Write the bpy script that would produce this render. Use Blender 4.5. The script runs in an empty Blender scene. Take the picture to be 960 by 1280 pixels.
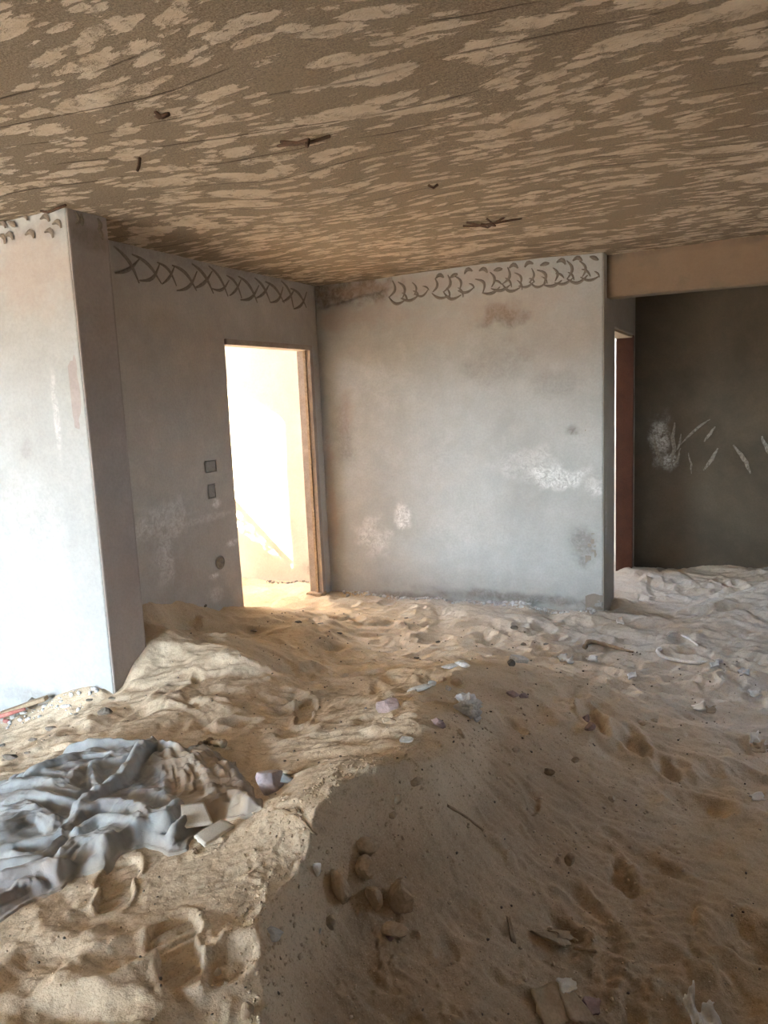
import bpy, bmesh, math, random
import numpy as np
from mathutils import Vector, Matrix
random.seed(7); rng = np.random.default_rng(11)
sc = bpy.context.scene
COL = sc.collection

# ---------------------------------------------------------------- camera
F = 950.0
def cdir(u, v):
    a = np.array([(u-480)/F, -(v-640)/F, -1.0]); return a/np.linalg.norm(a)
Zc = -cdir(752, 6900)
Xc = -cdir(-1509, 583); Xc = Xc - Zc*(Xc@Zc); Xc /= np.linalg.norm(Xc)
Yc = np.cross(Zc, Xc)
M = np.array([Xc, Yc, Zc]); EYE = np.array([0.0, 0.0, 1.6])
def ray(u, v): return M@cdir(u, v)
def atz(u, v, z): r = ray(u, v); return EYE+r*(z-EYE[2])/r[2]
def aty(u, v, y): r = ray(u, v); return EYE+r*(y-EYE[1])/r[1]
def atx(u, v, x): r = ray(u, v); return EYE+r*(x-EYE[0])/r[0]
cam = bpy.data.cameras.new('camera'); camo = bpy.data.objects.new('camera', cam); COL.objects.link(camo)
cam.sensor_fit = 'VERTICAL'; cam.sensor_height = 32.0; cam.lens = F/1280*32.0; cam.clip_start = 0.05
m4 = Matrix([list(M[0])+[0], list(M[1])+[0], list(M[2])+[0], [0, 0, 0, 1]]); m4.translation = Vector(EYE)
camo.matrix_world = m4
sc.camera = camo
sc.view_settings.view_transform = 'Standard'; sc.view_settings.look = 'None'
sc.view_settings.gamma = 1.0; sc.view_settings.use_curve_mapping = False
sc.view_settings.exposure = 0.12
sc.cycles.diffuse_bounces = 7; sc.cycles.max_bounces = 12
sc.cycles.use_denoising = True

# ---------------------------------------------------------------- sky and sun
SKY = 74.0
w = bpy.data.worlds.new('sky'); sc.world = w; w.use_nodes = True
nt = w.node_tree; nt.nodes.clear()
out = nt.nodes.new('ShaderNodeOutputWorld'); bg = nt.nodes.new('ShaderNodeBackground')
tc = nt.nodes.new('ShaderNodeTexCoord'); sp = nt.nodes.new('ShaderNodeSeparateXYZ'); cr = nt.nodes.new('ShaderNodeValToRGB')
nt.links.new(tc.outputs['Generated'], sp.inputs[0]); nt.links.new(sp.outputs['Z'], cr.inputs[0])
nt.links.new(cr.outputs[0], bg.inputs[0]); nt.links.new(bg.outputs[0], out.inputs[0])
e = cr.color_ramp.elements
e[0].position = 0.0; e[0].color = (0.13, 0.108, 0.082, 1)          # the open ground below the horizon
e[1].position = 0.02; e[1].color = (0.80, 0.93, 1.0, 1)          # horizon haze band, brightened to balance the light on the walls
x_ = e.new(0.10); x_.color = (0.72, 0.85, 0.94, 1)
x_ = e.new(0.30); x_.color = (0.36, 0.46, 0.58, 1)
x_ = e.new(0.7); x_.color = (0.22, 0.30, 0.44, 1)
bg.inputs[1].default_value = SKY
sun = bpy.data.lights.new('sun', 'SUN'); sun.energy = 340.0; sun.color = (1.0, 0.82, 0.58); sun.angle = math.radians(0.9)
suno = bpy.data.objects.new('sun', sun); COL.objects.link(suno)
SD = Vector((0.80, 0.35, -0.48)).normalized()
suno.rotation_euler = SD.to_track_quat('-Z', 'Y').to_euler(); suno.location = (-9, 2, 6)

# ---------------------------------------------------------------- main sizes
H = 2.57; XD = -3.40; YB = 5.85; YF = 2.86; XB = -3.04; YP = 3.12; XE = -0.985
FL = -0.13                       # level of the sand along the far wall
YK = -1.81                       # wall behind the camera
XL = -5.0; XR = 2.9; YR = 7.55

# ---------------------------------------------------------------- numpy noise
def _lat(seed, n=256):
    return np.random.default_rng(seed).random((n, n)).astype(np.float64)
_L = {}
def vnoise(x, y, seed=0):
    if seed not in _L: _L[seed] = _lat(seed)
    L = _L[seed]; xi = np.floor(x).astype(int); yi = np.floor(y).astype(int)
    fx = x-xi; fy = y-yi; fx = fx*fx*fx*(fx*(fx*6-15)+10); fy = fy*fy*fy*(fy*(fy*6-15)+10)
    a = L[xi & 255, yi & 255]; b = L[(xi+1) & 255, yi & 255]; c = L[xi & 255, (yi+1) & 255]; d = L[(xi+1) & 255, (yi+1) & 255]
    return ((a*(1-fx)+b*fx)*(1-fy)+(c*(1-fx)+d*fx)*fy)*2-1
def fbm(x, y, seed=0, octv=4, gain=0.5):
    s = 0; a = 1; t = 0
    for i in range(octv):
        s = s+a*vnoise(x*2**i+17.3*i, y*2**i+9.1*i, seed+i); t += a; a *= gain
    return s/t
def smooth(a, b, x): t = np.clip((x-a)/(b-a), 0, 1); return t*t*(3-2*t)

# ---------------------------------------------------------------- object helpers
def tag(o, label=None, cat=None, group=None, kind=None):
    if label: o['label'] = label
    if cat: o['category'] = cat
    if group: o['group'] = group
    if kind: o['kind'] = kind
    return o
def link(name, me, mat=None, parent=None, smooth_=False):
    if mat is not None and len(me.materials) == 0: me.materials.append(mat)
    if smooth_: me.polygons.foreach_set('use_smooth', [True]*len(me.polygons))
    o = bpy.data.objects.new(name, me); COL.objects.link(o)
    if parent is not None: o.parent = parent
    return o
def mesh_np(name, verts, quads, tris=None):
    me = bpy.data.meshes.new(name)
    v = np.asarray(verts, dtype=np.float32).reshape(-1, 3); q = np.asarray(quads, dtype=np.int32).reshape(-1, 4)
    t = np.zeros((0, 3), np.int32) if tris is None else np.asarray(tris, dtype=np.int32).reshape(-1, 3)
    me.vertices.add(len(v)); me.vertices.foreach_set('co', v.ravel())
    me.loops.add(q.size+t.size); me.loops.foreach_set('vertex_index', np.concatenate([q.ravel(), t.ravel()]))
    me.polygons.add(len(q)+len(t))
    st = np.concatenate([np.arange(len(q))*4, q.size+np.arange(len(t))*3]).astype(np.int32)
    me.polygons.foreach_set('loop_start', st)
    me.update(calc_edges=True); me.validate()
    return me
def colattr(me, name, arr):
    a = me.color_attributes.new(name, 'FLOAT_COLOR', 'POINT')
    c = np.ones((len(me.vertices), 4), np.float32); c[:, :3] = arr; a.data.foreach_set('color', c.ravel())
def bm_to(name, bm, mat, parent=None, sm=False):
    me = bpy.data.meshes.new(name); bm.to_mesh(me); bm.free(); return link(name, me, mat, parent, sm)
def add_box(bm, x0, x1, y0, y1, z0, z1):
    vs = [bm.verts.new(p) for p in [(x0,y0,z0),(x1,y0,z0),(x1,y1,z0),(x0,y1,z0),(x0,y0,z1),(x1,y0,z1),(x1,y1,z1),(x0,y1,z1)]]
    for f in [(0,3,2,1),(4,5,6,7),(0,1,5,4),(1,2,6,5),(2,3,7,6),(3,0,4,7)]: bm.faces.new([vs[i] for i in f])
def box(name, x0, x1, y0, y1, z0, z1, mat, parent=None, bev=0.0):
    bm = bmesh.new(); add_box(bm, x0, x1, y0, y1, z0, z1)
    if bev: bmesh.ops.bevel(bm, geom=list(bm.edges), offset=bev, segments=2, affect='EDGES')
    return bm_to(name, bm, mat, parent)
def tube_bm(bm, pts, radii, n=8, cap=True):
    pts = [Vector(p) for p in pts]; rings = []
    if not hasattr(radii, '__len__'): radii = [radii]*len(pts)
    t0 = (pts[1]-pts[0]).normalized(); up = Vector((0,0,1)) if abs(t0.z) < .9 else Vector((1,0,0))
    nrm = t0.cross(up).normalized()
    for i, p in enumerate(pts):
        t = (pts[min(i+1, len(pts)-1)]-pts[max(i-1, 0)]).normalized()
        nrm = (nrm-t*nrm.dot(t)).normalized(); b = t.cross(nrm)
        rings.append([bm.verts.new(p+(nrm*math.cos(a)+b*math.sin(a))*radii[i]) for a in [2*math.pi*k/n for k in range(n)]])
    for r0, r1 in zip(rings, rings[1:]):
        for k in range(n): bm.faces.new([r0[k], r0[(k+1) % n], r1[(k+1) % n], r1[k]])
    if cap: bm.faces.new(rings[0][::-1]); bm.faces.new(rings[-1])
def empty(name, loc):
    o = bpy.data.objects.new(name, None); o.location = loc; o.empty_display_size = .1; COL.objects.link(o); return o

# ---------------------------------------------------------------- material helpers
class MT:
    def __init__(s, name, rough=0.9, spec=0.2):
        s.m = bpy.data.materials.new(name); s.m.use_nodes = True; s.t = s.m.node_tree
        s.b = s.t.nodes['Principled BSDF']; s.b.inputs['Roughness'].default_value = rough
        s.b.inputs['Specular IOR Level'].default_value = spec
        s.co = s.t.nodes.new('ShaderNodeTexCoord').outputs['Object']
    def n(s, typ, **kw):
        nd = s.t.nodes.new(typ)
        for k, v in kw.items(): setattr(nd, k, v)
        return nd
    def set(s, sock, v):
        if hasattr(v, 'is_output') or isinstance(v, bpy.types.NodeSocket): s.t.links.new(v, sock)
        else: sock.default_value = v
    def map(s, scale=(1,1,1), loc=(0,0,0), rot=(0,0,0), src=None):
        m = s.n('ShaderNodeMapping'); s.set(m.inputs[0], src or s.co)
        m.inputs['Scale'].default_value = scale; m.inputs['Location'].default_value = loc; m.inputs['Rotation'].default_value = rot
        return m.outputs[0]
    def noise(s, scale, detail=4, rough=.55, dist=0, vec=None, color=False):
        nd = s.n('ShaderNodeTexNoise'); s.set(nd.inputs['Vector'], vec or s.co)
        nd.inputs['Scale'].default_value = scale; nd.inputs['Detail'].default_value = detail
        nd.inputs['Roughness'].default_value = rough; nd.inputs['Distortion'].default_value = dist
        return nd.outputs['Color' if color else 'Fac']
    def vor(s, scale, vec=None, feature='F1', rnd=1.0, o='Distance'):
        nd = s.n('ShaderNodeTexVoronoi', feature=feature); s.set(nd.inputs['Vector'], vec or s.co)
        nd.inputs['Scale'].default_value = scale; nd.inputs['Randomness'].default_value = rnd
        return nd.outputs[o]
    def ramp(s, fac, stops):
        nd = s.n('ShaderNodeValToRGB'); s.set(nd.inputs[0], fac); el = nd.color_ramp.elements
        while len(el) < len(stops): el.new(0.5)
        for q, (p, c) in zip(el, stops):
            q.position = p; q.color = (c, c, c, 1) if not hasattr(c, '__len__') else (*c, 1)
        return nd.outputs[0]
    def mix(s, fac, a, b, mode='MIX'):
        nd = s.n('ShaderNodeMix', data_type='RGBA', blend_type=mode)
        s.set(nd.inputs[0], fac)
        for i, v in ((6, a), (7, b)): s.set(nd.inputs[i], (*v, 1) if isinstance(v, tuple) and len(v) == 3 else v)
        return nd.outputs[2]
    def math(s, op, a, b=0.5, clamp=False):
        nd = s.n('ShaderNodeMath', operation=op, use_clamp=clamp); s.set(nd.inputs[0], a); s.set(nd.inputs[1], b); return nd.outputs[0]
    def vmath(s, op, a, b):
        nd = s.n('ShaderNodeVectorMath', operation=op); s.set(nd.inputs[0], a); s.set(nd.inputs[1], b); return nd.outputs[0]
    def attr(s, name):
        nd = s.n('ShaderNodeVertexColor', layer_name=name); sep = s.n('ShaderNodeSeparateColor'); s.set(sep.inputs[0], nd.outputs[0]); return sep.outputs
    def bump(s, h, strength=.5, dist=.01, prev=None):
        nd = s.n('ShaderNodeBump'); s.set(nd.inputs['Height'], h); nd.inputs['Strength'].default_value = strength; nd.inputs['Distance'].default_value = dist
        if prev: s.set(nd.inputs['Normal'], prev)
        return nd.outputs[0]
    def done(s, col, nrm=None):
        s.set(s.b.inputs['Base Color'], (*col, 1) if isinstance(col, tuple) else col)
        if nrm: s.set(s.b.inputs['Normal'], nrm)
        return s.m
def plaster(name, base, dark, var=1.0):
    k = MT(name, .88, .18)
    n1 = k.noise(1.3, 5, .6, .6); n2 = k.noise(7, 6, .65, .3); n3 = k.noise(60, 4, .6)
    c = k.mix(k.ramp(n1, [(.32, 0), (.68, 1)]), dark, base)
    c = k.mix(k.math('MULTIPLY', k.ramp(n2, [(.45, 0), (.75, 1)]), .35*var), c, tuple(min(1, x*1.25) for x in base))
    c = k.mix(k.math('MULTIPLY', k.ramp(n3, [(.35, 1), (.6, 0)]), .18), c, tuple(x*.6 for x in dark))
    a = k.attr('stain_shade')
    br = k.ramp(k.noise(22, 6, .7, 1.2), [(.36, 0), (.60, 1)])
    fine = k.ramp(k.noise(90, 3, .6), [(.3, .5), (.6, 1)])
    c = k.mix(k.math('MULTIPLY', a[0], k.math('MULTIPLY_ADD', br, .75, True) if False else k.math('ADD', k.math('MULTIPLY', br, .6), .4), True), c, (.13, .105, .085))
    c = k.mix(k.math('MULTIPLY', k.math('MULTIPLY', a[1], br), fine, True), c, (.86, .86, .85))
    c = k.mix(k.math('MULTIPLY', a[2], .8, True), c, (.40, .25, .17))
    h = k.math('ADD', k.math('MULTIPLY', n3, .25), k.math('MULTIPLY', n2, .9))
    nr = k.bump(h, .35, .012); nr = k.bump(k.noise(260, 2, .5), .25, .002, nr)
    return k.done(c, nr)
M_wall = plaster('grey_cement_plaster', (.465, .475, .47), (.38, .385, .375))
M_side = plaster('brown_grey_plaster', (.47, .44, .41), (.38, .35, .32))
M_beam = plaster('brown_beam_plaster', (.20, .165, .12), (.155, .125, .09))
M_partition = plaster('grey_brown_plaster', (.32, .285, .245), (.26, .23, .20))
M_front = plaster('blue_grey_plaster_dimmed', (.41, .425, .43), (.34, .35, .35))  # wall plaster darkened to offset the strong light on the front face
M_blocks = plaster('mauve_grey_plaster', (.37, .335, .325), (.31, .28, .27))
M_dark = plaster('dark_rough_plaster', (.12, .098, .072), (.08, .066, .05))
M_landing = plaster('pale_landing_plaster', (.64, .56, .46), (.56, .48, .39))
# ceiling: rough concrete skimmed over in short pale trowel dabs
k = MT('dabbed_concrete', .93, .12)
warp = k.vmath('SCALE', k.noise(.8, 1, .4, color=True), (0, 0, 0)); warp.node.inputs['Scale'].default_value = .5
base = k.vmath('ADD', k.co, warp)
def dabs(ang, loc, sc_, sx, th, soft, pres):
    v = k.map((1.0, sx, 1), loc, (0, 0, ang), base)
    jit = k.vmath('SCALE', k.noise(sc_*2.0, 5, .72, 0, v, color=True), (0, 0, 0)); jit.node.inputs['Scale'].default_value = .95/sc_
    v2 = k.vmath('ADD', v, jit)
    dd = k.vor(sc_, v2); cc = k.vor(sc_, v2, o='Color'); sep = k.n('ShaderNodeSeparateColor'); k.set(sep.inputs[0], cc)
    size = k.math('MULTIPLY', sep.outputs[0], th)
    m = k.math('SUBTRACT', size, dd)
    m = k.ramp(k.math('ADD', m, .5), [(.5, 0), (.5+soft, 1)])
    return k.math('MULTIPLY', m, k.ramp(sep.outputs[1], [(1-pres-.01, 0), (1-pres, 1)]))
dab = k.math('MAXIMUM', dabs(.30, (0, 0, 0), 3.4, 2.3, .62, .05, .75), k.math('MAXIMUM', dabs(-.15, (3.1, 1.7, 0), 5.5, 3.2, .62, .06, .8), dabs(.65, (7.1, 4.7, 0), 4.6, 3.8, .6, .06, .6)))
dab = k.math('MAXIMUM', dab, dabs(.1, (2.1, 9.7, 0), 8.5, 3.0, .6, .07, .55))
dab = k.math('MULTIPLY', dab, k.ramp(k.noise(16, 5, .7, .5), [(.30, .15), (.48, 1)]))
grit = k.noise(170, 3, .7); blot = k.noise(2.0, 4, .6)
rough = k.mix(k.ramp(grit, [(.35, 0), (.65, 1)]), (.13, .10, .075), (.33, .27, .20))
rough = k.mix(k.ramp(blot, [(.4, 0), (.65, .5)]), rough, (.24, .19, .135))
pale = k.mix(k.ramp(k.noise(9, 4), [(.35, 0), (.7, 1)]), (.54, .44, .33), (.70, .60, .48))
c = k.mix(k.math('MULTIPLY', dab, .85), rough, pale)
wv = k.n('ShaderNodeTexWave', wave_type='BANDS', bands_direction='Y'); k.set(wv.inputs['Vector'], k.map((.35, 1.6, 1), (0, .3, 0), (0, 0, -.25), base))
wv.inputs['Scale'].default_value = .95; wv.inputs['Distortion'].default_value = 5.0; wv.inputs['Detail'].default_value = 3; wv.inputs['Detail Scale'].default_value = 1.1
line = k.math('MULTIPLY', k.ramp(wv.outputs['Fac'], [(.0, 1), (.012, 0)]), k.ramp(k.noise(2.6, 3), [(.46, 0), (.56, 1)]))
c = k.mix(k.math('MULTIPLY', line, .7), c, (.08, .06, .045))
h = k.math('ADD', k.math('MULTIPLY', dab, .8), k.math('MULTIPLY', k.noise(60, 4, .7), .55))
h = k.math('SUBTRACT', h, k.math('MULTIPLY', line, .8))
M_ceil = k.done(c, k.bump(h, .8, .012))
# sand
k = MT('sand', .97, .08)
a = k.attr('tint')
g = k.noise(190, 3, .75); g2 = k.noise(45, 5, .7); g3 = k.noise(3.2, 5, .6)
c = k.mix(k.ramp(g3, [(.3, 0), (.7, 1)]), (.54, .435, .315), (.68, .575, .44))
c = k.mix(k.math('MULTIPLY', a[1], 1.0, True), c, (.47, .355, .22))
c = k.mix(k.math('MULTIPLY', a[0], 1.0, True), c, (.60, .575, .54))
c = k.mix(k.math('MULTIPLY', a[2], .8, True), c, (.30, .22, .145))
c = k.mix(k.ramp(g, [(.32, .5), (.45, 0)]), c, (.15, .105, .07))
c = k.mix(k.ramp(g, [(.58, 0), (.72, .5)]), c, (.86, .77, .63))
c = k.mix(k.ramp(g2, [(.30, .35), (.48, 0)]), c, (.22, .15, .09))
nr = k.bump(g2, .5, .009); nr = k.bump(g, .5, .0028, nr)
M_sand = k.done(c, nr)
def simple(name, c1, c2, sc_=18, rough=.85, bs=.4, bd=.004, fine=120):
    k = MT(name, rough, .25)
    n1 = k.noise(sc_, 6, .65, .5); n2 = k.noise(fine, 3, .6)
    c = k.mix(k.ramp(n1, [(.32, 0), (.68, 1)]), c1, c2)
    c = k.mix(k.math('MULTIPLY', k.ramp(n2, [(.3, 1), (.55, 0)]), .35), c, tuple(x*.5 for x in c1))
    return k.done(c, k.bump(k.math('ADD', n1, k.math('MULTIPLY', n2, .4)), bs, bd))
M_stone = simple('sandy_stone', (.40, .31, .22), (.60, .50, .38), 22)
M_stoneg = simple('grey_mortar_lump', (.50, .51, .52), (.78, .78, .78), 26)
M_stonep = simple('purplish_brick_chip', (.30, .22, .22), (.45, .36, .35), 26)
M_stoned = simple('dark_stone', (.12, .105, .09), (.26, .225, .19), 30)
M_white = simple('white_plaster_scrap', (.70, .68, .64), (.88, .86, .82), 20)
M_tile = simple('cream_board', (.72, .68, .60), (.82, .78, .70), 7, .6, .1, .002, 300)
M_card = simple('weathered_board', (.36, .29, .20), (.52, .43, .32), 10, .85, .3)
M_wood = simple('dry_wood', (.26, .19, .13), (.42, .33, .23), 30, .85, .5)
M_rust = simple('rusty_bar', (.05, .032, .022), (.12, .07, .045), 60)
M_frame = simple('pinkish_wood_frame', (.30, .25, .22), (.42, .36, .31), 8)
M_redwood = simple('red_brown_wood', (.085, .036, .026), (.12, .05, .034), 6, .7)
M_red = simple('faded_red_paint', (.42, .12, .10), (.55, .30, .26), 20)
M_mortar = simple('scratch_shadow_mortar', (.17, .145, .12), (.25, .215, .18), 40)  # dark tone stands in for the shadow inside the scratches
M_iron = simple('cream_painted_iron', (.52, .44, .34), (.60, .52, .42), 20)
M_clod = simple('brown_sand_clod', (.22, .16, .10), (.36, .28, .19), 30)
M_bag = simple('lilac_grey_cloth', (.46, .42, .47), (.60, .56, .60), 12, .85, .3)
M_hole = simple('grey_box_plastic', (.24, .225, .21), (.30, .28, .26), 30)
M_ground = simple('outdoor_ground', (.38, .32, .25), (.45, .39, .31), 3)
M_conc = simple('raw_concrete', (.36, .33, .29), (.46, .42, .37), 6)

# ---------------------------------------------------------------- walls as closed slabs with a finely modelled face
def stain_shade_of(blobs, s, t):
    """blobs: (channel, s0, t0, rs, rt, amount, seed)"""
    a = np.zeros((len(s), 3))
    for (ch, s0, t0, rs, rt, am, sd) in blobs:
        d = np.sqrt(((s-s0)/rs)**2+((t-t0)/rt)**2)
        n = fbm(s*9+sd, t*9+sd*2, 40+sd, 4, .6)
        v = am*smooth(1.05, .35, d+n*.55)
        a[:, ch] = np.maximum(a[:, ch], v)
    return a
def wall(name, org, du, dv, nrm, panels, thick, mat, step=.02, amp=.004, blobs=(), carve=None, seed=0, parent=None):
    """panels: rectangles (s0,s1,t0,t1) on the plane org+s*du+t*dv; the modelled face looks along nrm, the slab goes back by thick"""
    org, du, dv, nrm = map(lambda a: np.array(a, float), (org, du, dv, nrm))
    flip = np.dot(np.cross(du, dv), nrm) < 0
    def lines(br):
        br = sorted(set(round(b, 5) for b in br)); o = [br[0]]
        for a, b in zip(br, br[1:]): o += list(np.linspace(a, b, max(2, int((b-a)/step)+2))[1:])
        return np.array(o)
    ls = lines([p[0] for p in panels]+[p[1] for p in panels]); lt = lines([p[2] for p in panels]+[p[3] for p in panels])
    S, T = np.meshgrid(ls, lt, indexing='ij'); s = S.ravel(); t = T.ravel()
    cs_, ct_ = np.meshgrid((ls[1:]+ls[:-1])/2, (lt[1:]+lt[:-1])/2, indexing='ij')
    keep = np.zeros(cs_.shape, bool)
    for a, b, c, d_ in panels: keep |= (cs_ > a) & (cs_ < b) & (ct_ > c) & (ct_ < d_)
    d = amp*fbm(s*1.1+seed, t*1.1, 60+seed, 3)*2+amp*.35*fbm(s*9, t*9+seed, 64+seed, 3)
    d = d*smooth(0, .05, np.minimum(s-ls[0], ls[-1]-s))
    if carve is not None: d = d+carve(s, t)
    P = org+s[:, None]*du+t[:, None]*dv+d[:, None]*nrm
    B = org+s[:, None]*du+t[:, None]*dv-thick*nrm
    nu, nv = len(ls), len(lt); idx = np.arange(nu*nv).reshape(nu, nv)
    q = np.stack([idx[:-1, :-1], idx[1:, :-1], idx[1:, 1:], idx[:-1, 1:]], -1)[keep]
    k2 = np.zeros((nu+1, nv+1), bool); k2[1:-1, 1:-1] = keep; E_ = []
    for (di, dj, c0, c1) in ((0, -1, (0, 0), (1, 0)), (1, 0, (1, 0), (1, 1)), (0, 1, (1, 1), (0, 1)), (-1, 0, (0, 1), (0, 0))):
        I, J = np.nonzero(keep & ~k2[1+di:nu+di, 1+dj:nv+dj])
        E_.append(np.stack([idx[I+c0[0], J+c0[1]], idx[I+c1[0], J+c1[1]]], -1))
    E_ = np.concatenate(E_); rim = np.unique(E_); mp = np.zeros(nu*nv, int); mp[rim] = np.arange(len(rim))+nu*nv
    r2 = np.stack([E_[:, 0], mp[E_[:, 0]], mp[E_[:, 1]], E_[:, 1]], -1)
    base = nu*nv+len(rim); cv = []; bk = []
    for a, b, c, d_ in panels:
        k0 = base+len(cv); cv += [org+x*du+y*dv-thick*nrm for x, y in ((a, c), (b, c), (b, d_), (a, d_))]; bk.append([k0+3, k0+2, k0+1, k0])
    bk = np.array(bk)
    if flip: q = q[:, ::-1]; r2 = r2[:, ::-1]; bk = bk[:, ::-1]
    st = stain_shade_of(blobs, s, t)
    V = np.concatenate([P, B[rim], np.array(cv)]); Q = np.concatenate([q, r2, bk]); A = np.concatenate([st, st[rim]*0, np.zeros((len(cv), 3))])
    used = np.unique(Q); re_ = np.zeros(len(V), int); re_[used] = np.arange(len(used))
    me = mesh_np(name, V[used], re_[Q]); colattr(me, 'stain_shade', A[used])
    o = link(name, me, mat, parent, False)
    n = np.zeros(len(me.polygons)*3, np.float32); me.polygons.foreach_get('normal', n); n = n.reshape(-1, 3)
    me.polygons.foreach_set('use_smooth', (n@nrm) > .6)
    if parent is None: o['kind'] = 'structure'
    return o
ZB = -.42
X_, Y_, Z_ = (1, 0, 0), (0, 1, 0), (0, 0, 1)
def sp_back(u, v): p = aty(u, v, YB); return p[0], p[2]
def bb(ch, u, v, ru, rv, am, sd):
    s, t = sp_back(u, v); sc_ = 950/6.6; return (ch, s, t, ru/sc_*1.08, rv/sc_, am, sd)
B_back = [bb(0, 628, 393, 32, 16, .75, 1), bb(0, 625, 455, 55, 32, .28, 2), bb(0, 690, 480, 40, 20, .22, 3), bb(0, 432, 540, 18, 50, .38, 4), bb(2, 432, 520, 14, 40, .25, 5),
          bb(1, 505, 648, 16, 20, .9, 6), bb(1, 468, 672, 26, 26, .55, 7), bb(1, 700, 598, 42, 16, .9, 8), bb(1, 660, 580, 40, 24, .4, 9), bb(1, 745, 606, 14, 14, .7, 10),
          bb(0, 428, 366, 80, 22, .9, 11), bb(2, 540, 352, 170, 14, .35, 12), bb(0, 640, 747, 110, 9, .6, 13), bb(0, 500, 745, 60, 7, .5, 14), bb(2, 700, 420, 60, 50, .16, 15), bb(2, 415, 640, 10, 110, .45, 16), bb(0, 728, 680, 18, 26, .5, 19), bb(0, 715, 538, 8, 8, .6, 20), bb(2, 450, 395, 90, 22, .3, 46), bb(2, 640, 380, 90, 26, .3, 47), bb(2, 560, 410, 60, 20, .2, 48),  # brown blobs at the corner and upper wall paint in shade
          bb(1, 470, 480, 60, 40, .12, 17), bb(1, 580, 660, 60, 40, .12, 18)]
def back_carve(s, t):
    p0 = sp_back(395, 388); p1 = sp_back(485, 362)
    edge = p0[1]+(s-p0[0])/(p1[0]-p0[0])*(p1[1]-p0[1])+.012*fbm(s*8, s*0, 71, 3)
    band = smooth(-.004, .006, t-edge)*smooth(p1[0]+.12, p1[0]-.05, s)
    low = smooth(FL+.16, FL+.04, t+.05*fbm(s*6, t*6, 75, 3))*smooth(-2.9, -2.5, s)
    pock = np.zeros_like(s)
    c = sp_back(728, 680)
    pk = vnoise(s*45, t*45, 77); reg = smooth(.16, .04, np.hypot(s-c[0], (t-c[1])*.75))
    pock = -.012*smooth(.25, .55, pk)*reg
    pk2 = vnoise(s*30, t*42, 79); c2 = sp_back(716, 538); reg2 = smooth(.16, .02, np.hypot(s-c2[0], t-c2[1]))
    pock = pock-.010*smooth(.45, .7, pk2)*reg2
    return -.010*band+low*(-.012+.030*np.maximum(0, fbm(s*7, t*16, 73, 4)))+pock
wall('wall_back', (0, YB, 0), X_, Z_, (0, -1, 0), [(XD-.12, XE-.002, ZB, H+.02)], .11, M_wall, .012, .004, B_back, back_carve, 1)
# outer piece of that wall: its end runs back into the side room as a partition with a doorway
def sp_door(u, v, x=XD): p = atx(u, v, x); return p[1], p[2]
DY0, DZ1 = 4.53, 2.035
DY1 = 5.70
def bd(ch, u, v, ru, rv, am, sd):
    s, t = sp_door(u, v); q = 950/(s*.9+1.3); return (ch, s, t, ru/q*1.8, rv/q, am, sd)
B_door = [bd(1, 270, 630, 8, 8, .9, 21), bd(1, 292, 678, 10, 5, .9, 22), bd(1, 210, 650, 34, 34, .45, 23), bd(1, 205, 700, 14, 40, .5, 24), bd(1, 270, 742, 12, 12, .4, 25), bd(1, 268, 720, 8, 4, .9, 26),
          bd(1, 180, 660, 12, 22, .5, 27), bd(0, 262, 327, 130, 18, .35, 28), bd(1, 250, 650, 60, 6, .3, 29)]
wall('wall_left', (XD, 0, 0), Y_, Z_, (1, 0, 0), [(YP-.02, DY0, ZB, H+.02), (DY0, DY1, DZ1, H+.02), (DY1, YB+.0, ZB, H+.02)], .12, M_side, .014, .004, B_door, None, 2)
# protruding block on the left: bright front face and shaded side face
B_front = [(0, aty(30, 290, YF)[0], aty(30, 290, YF)[2], .5, .05, .30, 31), (2, -3.3, 2.3, .6, .25, .35, 32), (0, aty(32, 560, YF)[0], aty(32, 560, YF)[2], .06, .09, .25, 33),  # wide brown blob high on the face paints in its upper shade
           (1, aty(70, 520, YF)[0], aty(70, 520, YF)[2], .03, .30, .5, 34), (1, -3.5, .9, .35, .5, .16, 35), (0, -3.6, FL+.12, .5, .07, .35, 36)]
def front_carve(s, t):
    return .008*np.maximum(0, fbm(s*6, t*14, 83, 4))*smooth(FL+.5, FL+.1, t)+.004*fbm(s*10, t*1.5, 85, 3)
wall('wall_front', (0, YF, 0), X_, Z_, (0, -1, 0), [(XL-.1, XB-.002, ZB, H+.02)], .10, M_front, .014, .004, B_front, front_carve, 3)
B_bs = [(0, 2.98, 2.46, .2, .08, .5, 37), (2, 2.98, .6, .2, .6, .2, 38)]
wall('wall_block_side', (XB+.005, 0, 0), Y_, Z_, (1, 0, 0), [(YF+.002, YP, ZB, H+.02)], .10, M_blocks, .014, .003, B_bs, None, 4)
wall('wall_block_back', (0, YP, 0), X_, Z_, (0, 1, 0), [(-6.6, XB-.004, ZB, H+.02)], .10, M_side, .05, .003, (), None, 5)
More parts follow.
